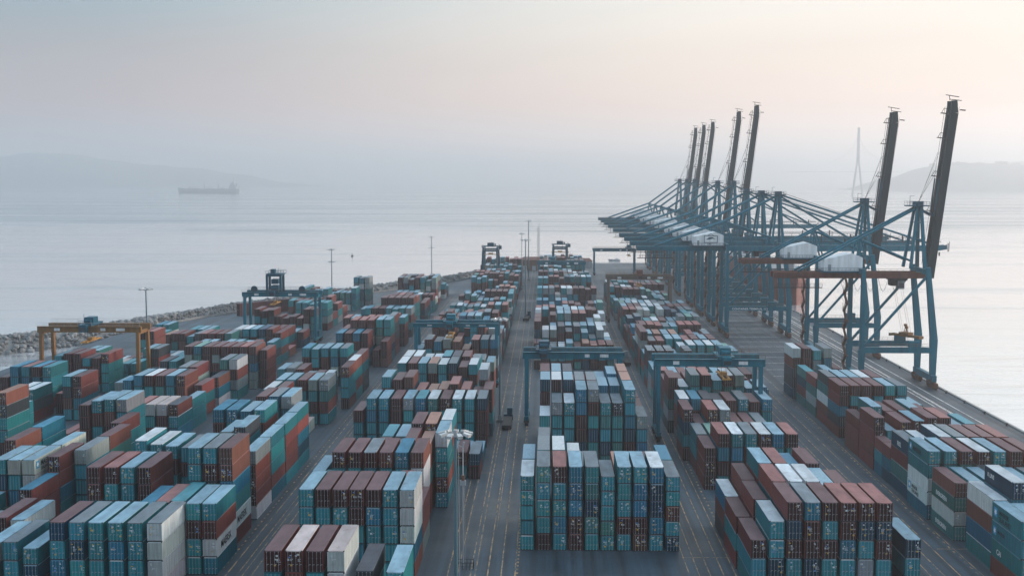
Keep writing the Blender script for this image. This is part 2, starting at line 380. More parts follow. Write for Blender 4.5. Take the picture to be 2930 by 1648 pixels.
# third block from the quay
row(4,217.5,-4.6,3.0,["ttttt-/w","gtttm/y","mttbt/r","bbbmm/v","tgngt/y","tttgt-/y","tttmt/v","tbbmo/v","bnnbt/w","ttotn-/y"])
row(4,231.1,-4.6,3.0,["t5-/v","t5/y","t5/w","t5/w","k4/y","3","4","4","4","t5-/b"])
row(4,244.7,-4.6,3.0,[".","t5/y","3","3","3","2","2","2","3","2"])
row(4,281,-1.4,2.9,["tttt/w","ytttm/y","tttto/w","bbmmnt/v","ymtntt/y","tgtng/y","kttgm/y","ttbnmt/v","ytbt/y"])
row(4,294.7,-1.4,2.9,["n6/v","m6/w","n6/v","m6/y","m6/y","b6/v","b6/v","t6/o","4"])
row(4,308.4,-1.4,2.9,["m6/m","b6/v","k6/k","o5/o","m5/m","b6/v","b6/v","o6/o","4"])
row(4,430,-4.3,2.95,["m3/m","y3-/m","m3-/y","y3-/w","t3/v","m3/m","o3/o","m3/r","m3/r","m3/m"])
row(4,444,-4.3,2.95,["m5/m","w4/w","y4/w","k5-/k","m4/y","k5-/y","t4/v","t3/y","y4/w","3"])
row(4,457.6,-4.3,2.95,["m5/m","m3/r","b4/v","k4/y","n4/v","k4/y","t4/v","b4/v","w4/w","t3/w"])
row(4,471.2,-4.3,2.95,["m5/y","t3/m","m5/m","t5/v","y5/v","m5/r","m5/r","t4/v","w5-/w","."])
row(4,484.8,-4.3,2.95,["y5/w","t5/v","m4/m","b5/v","k5/v","w5/w","y5/v","m5/m","t3/v","w3/w"])
# fourth block
row(3,166,-40.4,3.05,["mtttt/m","mrtbt/s","mtttt/m","wwwwm/s"]); row(3,167,-27.3,3,["k4/k"]); row(3,166.5,-22.9,3,["t4/v"])
row(3,200,-42.4,2.9,["ttttt/v","mtttm/m","mtmtt/m","mmtbm/m","mbttt/m","ttttt/v","wwwbr/v"])
row(3,213.8,-45.4,3,["t4/v"]); row(3,227.4,-45.4,3,["t4/v"]); row(3,213.7,-42.4,2.9,["4","3","3","4","3","4","3"])
row(3,228,-41.6,3.07,["mtttt/m","mtttt/m","mtttt/y","otttt/m","btttt/b","owwrm/m"])
row(3,246,-23.1,3,["wttrt/v"]); row(3,242,-29.3,3.07,["m5/m","o5/o"]); row(3,243.5,-36,3.05,["m4/m","y4/y"])
row(3,259.7,-23.1,3,["t5/w"]); row(3,255.8,-29.3,3.07,["m5/m","o5/o"]); row(3,257.3,-36,3.05,["4","4"])
row(3,302.6,-46.2,3.17,["tbtt/v","tbtt/v","mmmm/m","ytty/v","bbtt/t","gttt/w","mttm/m","tgtt/w","tttt/w","nmmm/y"]); row(3,302.6,-49.7,3,["mtt/m"])
row(3,316.5,-44.2,3.05,["t5/v","m5/m","o5/m","m4/r","o4/o","o4/o","m5-/r","m4/r","4","4"])
row(3,341,-42.9,2.95,["t5/w","m5/m","t5/v","y5/o","t5/w","n5/y","m5/m","t5/w"])
row(3,354.7,-42.9,2.95,["y5/w","k5/w","y5/w","w5/w","n5/t","k5/k","m5/m","t5/y"])
row(3,392,-43.4,3.12,["t4/v","m5/y","b5/y","y5/w","o5/o","o4/o","m5/r","b5/y","b5/y"])
# fifth block
row(2,189.5,-92.6,3.2,["y3/v","t3/y","t3/v"]); row(2,190,-81.8,3.25,["ntbt/m","tntt/y","tttt/v","tbtt/v","tttt/y","wwww/y"])
row(2,202,-62.7,2.8,["tmtt/v","trwt/v"]); row(2,203.6,-71.8,3.0,["b4/b","m4/r","b4/t"])
row(2,214.5,-84.9,3.15,["mmttt/m","mtttt/r","ttttt/v","mmmmm/m"]); row(2,217,-66.8,2.98,["tttmtt/v","tmkmtt/y","oobtwm/m"])
row(2,231,-70,3.05,["y5/y","t5/y"]); row(2,237,-83.8,3.15,["t5/w","t5/w","t5/v","t5/y"])
row(2,236,-61.2,3,["yrrmw-/v"]); row(2,249.8,-61.2,3,["tttrb-/v"]); row(2,263.5,-61.2,3,["tmmmt-/v"]); row(2,277.2,-61.2,3,["trbnt-/v"])
row(2,251,-70,3.0,["y5/v","k5/v"]); row(2,270,-77,3.2,["b5/b","b5/b","b5/v","t5/v"]); row(2,287,-71.0,3.1,["m5/m","b5/y","ybbot/v"])
row(2,315,-76,3.1,["t4/w","m4/m"]); row(2,330,-76.1,3.1,["ttmt/v","ttmt/v","mttt/m","ytmt/v","ygrt/y"])
row(2,353,-61.6,3,["rttm/m"]); row(2,366.7,-61.6,3,["otmt/w"]); row(2,380.4,-61.6,3,["rtkk/m"]); row(2,355,-74,3.1,["y3/y","m3/m","y3/w"])
row(2,371,-85,3.1,["t3/v","y3/y","m3/m"]); row(2,393,-81.5,3.2,["t4/b","t4/v","t4/v","t4/v","t4/y"])
row(2,432,-77,3.15,["bttt/b","mrtt/m","bmtt/b","mmbt/m"]); row(2,446,-77,3.15,["r4/r","r5/r","r5/r","r5/r"]); row(2,447,-64.3,3.0,["t5/v","t5/v"])
row(2,461,-61.4,3,["m5/y"]); row(2,480,-82.5,3.05,["m4/r","t4/v","t4/v","m4/r","m4/r","t4/v"]); row(2,517,-79,2.95,["t4/b","m4/m","m4/m","t4/v","t4/v","t4/v","y4/v"])
row(2,531,-74,3.05,["m5/m"]*5); row(2,545,-74,3.05,["r5/r","m5/m","r5/r","m5/m","o5/r"])
row(2,640,-80,3.05,["m5/y","y5/y","m5/y","m5/m","t5/y","g5/y","y5/v"]); row(2,654,-80,3.05,["m5/m","y5/y","k5/k","m5/m","t5/y","m5/y","y5/v"])
# sixth block
row(1,233,-111.2,2.95,["t4/v","wtbt/v","wwtt/v"]); row(1,246.8,-105.3,3,["wmmt/v"]); row(1,236,-101.4,3,["mmbt/m"]); row(1,222.4,-101.4,3,["mm3/b"])
row(1,242,-98.3,3,["yttt/y"]); row(1,255.8,-98.3,3,["ogmt/m"]); row(1,251,-117.2,3,["ot4/m"]); row(1,264.8,-117.2,3,["bt4/b"])
row(1,282,-113,3.05,["m5/m","t5/v","t5/v","ytttt/v"]); row(1,269.8,-101.0,3,["mttt/m"]); row(1,309,-109.2,3.1,["m3/r","wtm/s","wmt/s","mtb/k"]); row(1,322.8,-100.0,3,["ttt-/v"])
row(1,336,-121.6,3.1,["b4/b","b4/v","m4/w","m4/m","b4/v","robt/m"]); row(1,339,-102.0,3,["rtm/m"]); row(1,352.6,-101.0,3,["obw/k"]); row(1,362,-93,3,["."])
row(1,352,-110.4,3.05,["y4/y","m4/m","gtt/g"]); row(1,366.4,-102,3.1,["gktt/y","wmyt/y"])
row(1,386,-119,3.05,["m5-/m","b5-/g","m5-/m","m5-/m","m5-/m","m5-/m","m5-/r","okbyy-/m"]); row(1,388,-94.5,3,["mmmm/m"])
row(1,640,-104,3.05,["t5/y","t5/y","y5/y"])
# block beyond the yellow gantry
row(0,351,-164.6,3.3,["mm3/m","bbtt/b","tbtt/r","mbtt/b","tttm/t"]); row(0,378,-159,3.05,["t4/t","m4/m","m4/m","t4/m","m4/m","mttt/r"])
row(0,435,-150.7,3.0,["m4/m","m4/r"]); row(0,481,-160,3.05,["t3/b","t3/v"]); row(0,334,-138.5,3.0,["t4/v","mmbt/m"]); row(0,290,-137,3,["okttm/o"])
# second block from the quay
row(5,194,34.1,3,["mtt/m","ttnt/w"]); row(5,194,39.95,2.96,["mnmtm/m","bmmnt/y","mtmtm/m","mmbtt/r","mntyt/r","mnmtt/r"]); row(5,195,59.8,3,["ntn/v"])
row(5,207.8,33.8,3.02,["mtm/m","mmbt/m"]); row(5,207.8,40,2.96,["r5/r","w5/w","w5/w","t5/v","m5/m"]); row(5,221.4,33.9,3.05,["bmk/w","mmtt/m"]); row(5,221.4,40,2.96,["t5/v","m5/r","b5/b","m5/m"])
row(5,262,35.4,3.02,["mmm/m","mbmt/r","tbnb/w","tmmt/y","mmmt/w","btmt/v","mtmt/r"]); row(5,268,57.3,3,["mm/r"]); row(5,276.2,35.4,3.02,["ttm/y","3","3","3","3"])
row(5,290,33.8,3.02,["m4/m","m3/m","m4/r","y4/w","3","m3/m","t3/y"]); row(5,304,34.5,3.02,["t4/w","b4/b","k4/k","k4/k","m4/m","t4/y","m4/m","b4/v"])
row(5,322,33.4,3.02,["m5/m","t4/w","g5/y","m5/r","t5/v","m5/w","y5/y","b4/v","b4/v"]); row(5,420,33.5,3.02,["m5/m","m4/y","r4/r","t4/v","t4/v","m4/r","m4/m","b4/v","m4/m"])
row(5,434,33.5,3.02,["m5/m","t4/v","o4/o","b4/v","o4/o","b3/v","m4/r","t4/v","m4/y"])
# quayside block
row(6,194.5,78.6,3.05,["tttm/v","t4/v","t4/v"]); row(6,208.2,79.0,3.1,["wobt/w","n5/w","t4/v","t4/v"]); row(6,225.5,78.1,3.3,["ogwg-/m","t4-/v","t4-/v","b3-/v","t4-/v","t4-/y","m3-/m"])
row(6,240,77.6,3.28,["ttwwb-/v","ttttt-/v","m5-/m","m5-/w","t5-/v","m5-/m","m5-/m"]); row(6,254,78,3.05,["nmgn/y","4",".","n5-/w","t5-/y","m5-/m","m5-/m","r5-/r"][:2])
row(6,254,84.4,3.05,["n5-/w","t5-/y","m5-/m","m5-/m","r5-/r"]); row(6,267.5,78,3,["mbn-/m"],CS); row(6,274.3,78,3,["mtb-/m"],CS)
row(6,281.2,78,3.1,["mmmm/m","t3/v","m4/m","m4/v","m4/m","m4/r"]); row(6,295,78,3.1,["mm3/m","t4/v","m4/m","m4/m","t4/v"])
row(6,317,78.5,3.05,["mmbkm-/m","m5-/m","m5-/m","m5-/m","t5-/v","t5-/y"]); row(6,331,78.7,3.05,["k5-/y","b5-/v","y5-/v","w5-/w","m5-/m"])
row(6,344.6,78.5,3.05,["mgyg-/m","b4-/t","4-","3-"]); row(6,358.2,78.5,3.05,["gnmg-/t","3-","4-","3-"]); row(6,374.5,77.8,3.25,["wmkkn/w","m5/m","t5/v","y5/y","m3/m"])
# the bays between and behind them: runs of two to five like stacks
def fill(bk, x0, p, nc, ys, lo, hi, skip=.06, empty_row=.0):
    for y in ys:
        if rg.random() < empty_row: continue
        hb_ = rg.randint(lo, hi); i = 0
        while i < nc:
            run = rg.randint(2, 5); h_ = max(1, min(hi, hb_ + rg.choice((-1,0,0,0,1)))); c_ = rg.choice(MIXC); rf = rg.choice(RDEF[c_])
            gone = rg.random() < skip
            for k in range(run):
                if i >= nc: break
                if not gone:
                    cc = c_ if rg.random() < .65 else rg.choice(MIXC)
                    stack(bk, x0 + p*i, y, cc + str(max(1, h_ - (rg.random() < .12))) + ('/'+rf if cc == c_ and rg.random() < .7 else ''))
                i += 1
def bays(a, b, gap=()):
    o = []; y = a
    while y < b:
        if not any(g0 < y + 6 < g1 for g0, g1 in gap): o.append(y)
        y += 13.65
    return o
fill(4,-4.3,2.95,10,bays(498.5,665,((590,606),))+bays(684,836,((752,765),)),3,5)
fill(3,-43,3.05,9,[329.9,369]+bays(406.5,664,((545,560),))+bays(684,830,((750,765),)),3,5)
fill(3,-42,3.05,9,bays(270,300),1,2,.3)
row(2,203.4,-97.6,3.2,["m3/m","w3/v","w2/w"])
fill(2,-79,3.05,6,bays(231,400),1,3,.35,.15)
fill(2,-79,3.05,7,bays(406,640,((408,418),(500,515),(590,605)))+bays(668,700),2,4,.2,.1)
fill(2,-85.2,3.05,2,bays(420,640),1,3,.3,.4)
fill(1,-126.5,3.05,9,bays(206,398),1,3,.25,.1)
fill(1,-126.5,3.05,9,bays(402,640,((500,512),)),2,4,.25,.12)
fill(0,-163,3.05,10,bays(262,470),1,3,.28,.1)
fill(5,33.6,3.02,10,bays(336,418)+bays(447.6,690,((560,575),)),3,4,.08)
fill(6,81.2,3.05,8,bays(194.4,378),2,3,.1)
row(5,686,33.6,3.02,["t2","m2","t2"])

# which ones the photograph shows, and how large (rays through the lens)
def corners(c): return (c['x'],c['y'],c['z'],c['x']+CW,c['y']+c['L'],c['z']+c['h'])
V = []; F = []
for c in CON:
    x0,y0,z0,x1,y1,z1 = corners(c); o = len(V)
    V += [(x0,y0,z0),(x1,y0,z0),(x1,y1,z0),(x0,y1,z0),(x0,y0,z1),(x1,y0,z1),(x1,y1,z1),(x0,y1,z1)]
    F += [(o,o+3,o+2,o+1),(o+4,o+5,o+6,o+7),(o,o+1,o+5,o+4),(o+1,o+2,o+6,o+5),(o+2,o+3,o+7,o+6),(o+3,o,o+4,o+7)]
tree = BVHTree.FromPolygons(V, F, all_triangles=False)
hits = [0]*len(CON); org = Vector((0,0,CAMH))
for j in range(120, 288):
    for i in range(512):
        px = (i+.5)*2576/512; py = (j+.5)*1449/288
        d = FW*FPX + RT*(px-1288) - UP*(py-724.5)
        r_ = tree.ray_cast(org, d)
        if r_[2] is not None: hits[r_[2]//6] += 1
for c, h_ in zip(CON, hits): c['px'] = h_
order = sorted(range(len(CON)), key=lambda i: -CON[i]['px'])
TOP = set(i for i in order[:300] if CON[i]['px'] > 0)

# meshes shared by all containers
def corr_body(L, h):
    b = MB(); e = .10; W_ = CW
    # corner posts and rails
    for x in (0, W_-e):
        for y in (0, L-.16): b.box(x,y,.12,x+e,y+.16,h-.10)
        b.box(x,.16,0,x+e,L-.16,.17); b.box(x,.16,h-.13,x+e,L-.16,h-.015,1)  # top rails in pale roof paint imitate edges catching the light
    b.box(e,.02,0,W_-e,.14,.15,2); b.box(e,.02,h-.17,W_-e,.14,h-.02,1); b.box(e,L-.14,0,W_-e,L-.02,.15); b.box(e,L-.14,h-.17,W_-e,L-.02,h-.02)  # front sill darkened to paint in the shadowed gap between tiers
    # corrugated sides
    nr = int(L/.44); st = (L-.32)/nr
    for x, dx in ((.012,.055),(W_-.012,-.055)):
        P = []; Fq = []
        for i in range(nr):
            y = .16 + st*i
            for yy, xx in ((0,x),(.30,x),(.5,x+dx),(.80,x+dx)):
                P += [(xx,y+yy*st,.17),(xx,y+yy*st,h-.13)]
        P += [(x,L-.16,.17),(x,L-.16,h-.13)]
        k = len(P)//2
        for i in range(k-1):
            q = (2*i,2*i+1,2*i+3,2*i+2); Fq.append(q if dx > 0 else q[::-1])
        b.add(P, Fq)
    # far end wall
    b.box(e,L-.10,.15,W_-e,L-.06,h-.17)
    # roof with cross ribs
    P = []; Fq = []; nr = int(L/.62); st = (L-.28)/nr
    for i in range(nr):
        y = .14 + st*i
        for yy, zz in ((0,h-.05),(.35,h-.05),(.5,h-.012),(.85,h-.012)):
            P += [(e,y+yy*st,zz),(W_-e,y+yy*st,zz)]
    P += [(e,L-.14,h-.05),(W_-e,L-.14,h-.05)]
    for i in range(len(P)//2-1): Fq.append((2*i,2*i+1,2*i+3,2*i+2))
    b.add(P, Fq, 1)
    b.add([(e,.1,.1),(W_-e,.1,.1),(W_-e,L-.1,.1),(e,L-.1,.1)], [(3,2,1,0)])
    # corner castings
    for x in (-.004, W_-.174):
        for y in (-.004, L-.174):
            for z in (0, h-.12): b.box(x,y,z,x+.178,y+.178,z+.12,2)
    return b.mesh('container_body', [M_BODY, M_ROOF, M_CAST])
def door_mesh(h):
    b = MB(); w = CW/2-.11; z0 = .16; z1 = h-.18
    b.box(0,0,z0,w,.05,z1)
    n_ = 5
    for i in range(n_):
        a = z0 + .10 + (z1-z0-.2)*i/n_
        b.box(.05,-.025,a+.06,w-.05,.004,a+(z1-z0-.2)/n_-.05)
    for i in range(4): 
        zz = z0+.25+(z1-z0-.5)*i/3
        b.box(-.03,-.03,zz-.05,.05,.0,zz+.05)
    return b.mesh('door', M_BODY)
def rod_mesh(h):
    b = MB(); b.tube((0,-.065,.12),(0,-.065,h-.13),.026,5)
    for z in (.2,h*.33,h*.66,h-.22): b.box(-.06,-.075,z-.04,.06,-.03,z+.04)
    b.box(-.02,-.10,h*.36,.30,-.075,h*.36+.06)
    return b.mesh('lock_rod', M_ROD)
def placard_mesh(h, seed):
    q = random.Random(seed); b = MB(); w = CW/2-.11
    for i in range(q.randint(2,4)):
        x = q.uniform(.1,w-.45); z = h*q.choice((.62,.72,.8,.86)); ww = q.choice((.18,.26,.34)); hh = q.choice((.14,.2,.28))
        b.box(x,-.034,z-hh,x+ww,-.0285,z,q.choice((0,0,0,0,1,2)))
    for i in range(q.randint(2,5)):      # rows of small painted marks
        z = h*.60-.11*i; x = w*.52
        for k in range(q.randint(2,4)):
            l = q.uniform(.06,.16); b.box(x,-.033,z,x+l,-.0285,z+.055,0); x += l+.04
    if q.random() < .45:
        x = q.uniform(.1,w-.4); z = h*q.uniform(.22,.45); b.box(x,-.034,z,x+.3,-.0285,z+.26,q.choice((1,1,2)))
    return b.mesh('placard', [M_STICKW, M_STICKY, M_STICKB])
BODY = {(L,h): corr_body(L,h) for L in (CL,CS) for h in (HS,HH)}
DOOR = {h: door_mesh(h) for h in (HS,HH)}; ROD = {h: rod_mesh(h) for h in (HS,HH)}
PLC = {h: [placard_mesh(h, 100+i) for i in range(26)] for h in (HS,HH)}

def text_mesh(s, size, m, ex=.006):
    cu = D.curves.new('lettering', 'FONT'); cu.body = s; cu.size = size; cu.extrude = ex; cu.offset = size*.012
    o = D.objects.new('lettering', cu); COL.objects.link(o); dg = bpy.context.evaluated_depsgraph_get()
    me = D.meshes.new_from_object(o.evaluated_get(dg)); D.objects.remove(o); me.name = 'lettering'
    me.materials.clear(); me.materials.append(m)
    return me
def star_mesh(sz):
    b = MB(); b.box(0,-.008,0,sz,0,sz,0)
    P = []
    for i in range(14):
        r_ = sz*(.40 if i % 2 == 0 else .19); t = math.pi/2 + math.pi*i/7; P.append((sz/2+r_*math.cos(t),-.013,sz/2+r_*math.sin(t)))
    P.append((sz/2,-.013,sz/2)); b.add(P, [(14,(i+1)%14,i) for i in range(14)], 1)
    return b.mesh('emblem', [M_STARB, M_LETW])

ORD = ['first','second','third','fourth','fifth','sixth','seventh','eighth','ninth','tenth','eleventh','twelfth','thirteenth','fourteenth','fifteenth','sixteenth','seventeenth','eighteenth','nineteenth','twentieth']
def ordw(i): return ORD[i] if i < len(ORD) else f'{i+1}th'
BLK = {6:'quayside block', 5:'second block from quay', 4:'third block from quay', 3:'fourth block from quay', 2:'fifth block from quay', 1:'sixth block from quay', 0:'seventh block from quay'}
TIER = ['topmost','second down','third down','fourth down','fifth down','sixth down']
# rows of each block, front to back, and places in each row counted from the quay
rows_of = {}
for bk in OCC:
    stacks = sorted({(c['sy'],c['sx']) for c in CON if c['b'] == bk})
    shown = {(c['sy'],c['sx']) for i, c in enumerate(CON) if c['b'] == bk and c['px'] > 0}
    cl_ = []
    for y, x in stacks:
        if (y,x) not in shown: continue
        if cl_ and y - cl_[-1][0][0] < 6.4 and all(abs(x-q[1]) > 2 for q in cl_[-1]): cl_[-1].append((y,x))
        else: cl_.append([(y,x)])
    for ri, grp in enumerate(cl_):
        for xi, k in enumerate(sorted(grp, key=lambda q: -q[1])): rows_of[(bk,)+k] = (ri, xi)
def make_container(i):
    c = CON[i]; h = c['h']
    root = empty('shipping_container', (c['x'],c['y'],c['z']))
    ri, xi = rows_of[(c['b'],c['sy'],c['sx'])]
    tag(root, f"{NAMES[c['c']][0]} container, {TIER[c['tier']]}, {ordw(xi)} stack from quay, {'front' if ri == 0 else ordw(ri)} row of {BLK[c['b']]}", 'container', 'shipping containers stacked in the yard')
    c['obj'] = root
    def part(name, me, par, loc=(0,0,0)):
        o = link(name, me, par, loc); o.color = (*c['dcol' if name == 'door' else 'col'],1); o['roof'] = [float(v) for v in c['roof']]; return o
    part('body', BODY[(c['L'],h)], root)
    q = random.Random(i)
    for k in (0,1):
        d = part('door', DOOR[h], root, (.10 + k*(CW/2-.09), .03, 0))
        if c['px'] >= 14:
            for xx in (.30,.86): part('lock_rod', ROD[h], d, (xx,0,0))
            if q.random() < .55: part('placard', q.choice(PLC[h]), d)
    return root
for i in sorted(TOP): make_container(i)

# all the rest: one mesh
def low_proto(L, h, full):
    b = MB()
    if not full: return b.box(0,0,0,CW,L,h)
    e = .09
    b.box(0,.09,.02,CW,L,h-.05)                                     # shell
    b.add([(.02,.1,h-.03),(CW-.02,.1,h-.03),(CW-.02,L-.02,h-.03),(.02,L-.02,h-.03)], [(0,1,2,3)], 1)
    for x in (0,CW-e): b.box(x,0,0,x+e,.088,h)
    b.box(e,.02,0,CW-e,.088,.17,3); b.box(e,0,h-.16,CW-e,.088,h)  # dark bottom strip stands in for the shaded seam under each box
    for k in (0,1):
        x0 = .12+k*(CW/2-.08); b.box(x0,.03,.2,x0+CW/2-.16,.086,h-.2,4)
        for xx in (.26,.84): b.box(x0+xx,-.01,.15,x0+xx+.06,.028,h-.15,2)
    return b
PRO = {}
for L in (CL,CS):
    for h in (HS,HH):
        for fl in (0,1):
            p = low_proto(L,h,fl); PRO[(L,h,fl)] = (np.array(p.v,dtype=np.float32), p.f, np.array(p.m))
vs_ = []; fs_ = []; cols_ = []; off = 0
for i, c in enumerate(CON):
    if i in TOP: continue
    v, f, mi = PRO[(c['L'],c['h'],1 if c['px'] > 0 else 0)]
    vs_.append(v + np.array((c['x'],c['y'],c['z']),dtype=np.float32))
    q = random.Random(i)
    for k, ff in enumerate(f):
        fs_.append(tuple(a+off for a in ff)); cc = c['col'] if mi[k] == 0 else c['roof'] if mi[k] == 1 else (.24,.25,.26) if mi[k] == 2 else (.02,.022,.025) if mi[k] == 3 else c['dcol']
        cols_.append(cc)
    off += len(v)
me = D.meshes.new('shipping_containers'); me.from_pydata(np.concatenate(vs_).tolist(), [], fs_); me.update(); me.materials.append(M_MASS)
ca = me.color_attributes.new('paint', 'FLOAT_COLOR', 'CORNER')
arr = np.ones((len(me.loops),4),dtype=np.float32); k = 0
lt = np.repeat(np.arange(len(fs_)), [len(f) for f in fs_]); arr[:,:3] = np.array(cols_,dtype=np.float32)[lt]
ca.data.foreach_set('color', arr.ravel())
mo = link('shipping_containers', me); tag(mo, 'distant and half-hidden container stacks filling the rest of the yard', 'containers', None, 'stuff')
print('containers', len(CON), 'seen', sum(1 for c in CON if c['px']), 'single', len(TOP), 'min px', min(CON[i]['px'] for i in TOP))

# lettering on container sides
def on_side(bk, x, y, tier, right, items):
    """items: (kind, text, size, along, up, material); along is from the near end towards the far end"""
    best = None
    for i in TOP:
        c = CON[i]
        if c['b'] == bk and abs(c['sx']-x) < .4 and abs(c['sy']-y) < .8 and c['tier'] == tier: best = c
    if best is None: return print('no container for lettering', bk, x, y, tier)
    root = best['obj']; L = best['L']
    for kind, txt, size, al, up_, m in items:
        o = link('emblem' if kind == 'star' else 'lettering', star_mesh(size) if kind == 'star' else text_mesh(txt, size, m), root)
        if kind == 'star': o.rotation_euler = (0,0,R(90) if right else R(-90))
        else: o.rotation_euler = (R(90),0,R(90) if right else R(-90))
        o.location = (CW+.012, al, up_) if right else (-.012, L-al, up_)
    root['label'] = 'lettered ' + root['label']
LB, LW_ = M_LETB, M_LETW
MS = [('star','',1.5,.8,1.1,None),('t','MAERSK',1.55,3.0,1.35,LB),('t','SEALAND',.85,3.1,.45,LB)]
on_side(1,-105.3,233,0,True,MS); on_side(1,-105.3,233,1,True,MS)
on_side(2,-59.9,202,2,True,[('t','MAERSK',1.9,2.6,.8,LB)]); on_side(2,-60.84,217,4,True,[('t','MAERSK',1.9,2.6,.8,LB)])
on_side(6,77.6,240,0,False,[('star','',1.4,.9,.7,None),('t','MAERSK',1.5,3.2,.8,LB)])
on_side(6,77.6,240,3,False,[('star','',1.5,.8,.8,None),('t','MAERSK',1.1,3.0,1.35,LB),('t','SEALAND',1.1,3.0,.35,LB)])
on_side(6,78.1,225.5,1,False,[('t','EVERGREEN',1.2,2.6,.8,LW_)]); on_side(6,78.1,225.5,3,False,[('t','EVERGREEN',1.2,2.6,.8,LW_)])
on_side(6,78.6,194.5,0,False,[('star','',1.6,.8,.8,None),('t','MAERSK',1.2,3.2,1.5,LB),('t','SEALAND',1.2,3.2,.4,LB)])
on_side(6,78.6,194.5,1,False,[('star','',1.4,.8,.8,None),('t','MAERSK',.9,2.8,1.3,LB)]); on_side(6,78.6,194.5,2,False,[('t','CAI',1.3,2.5,.8,LW_)])
on_side(6,82.1,208.2,0,False,[('t','K LINE',1.1,1.5,1.4,LW_)]); on_side(6,78,254,0,False,[('t','IRISL',1.4,4.5,.8,LW_)])
on_side(1,-104.3,352,0,True,[('t','YES',1.4,3,.8,LW_)])
on_side(6,78.5,344.6,0,False,[('t','UASC',1.4,3,.8,LW_)]); on_side(6,78.5,358.2,0,False,[('t','CHINA',1.3,3,.8,LW_)])

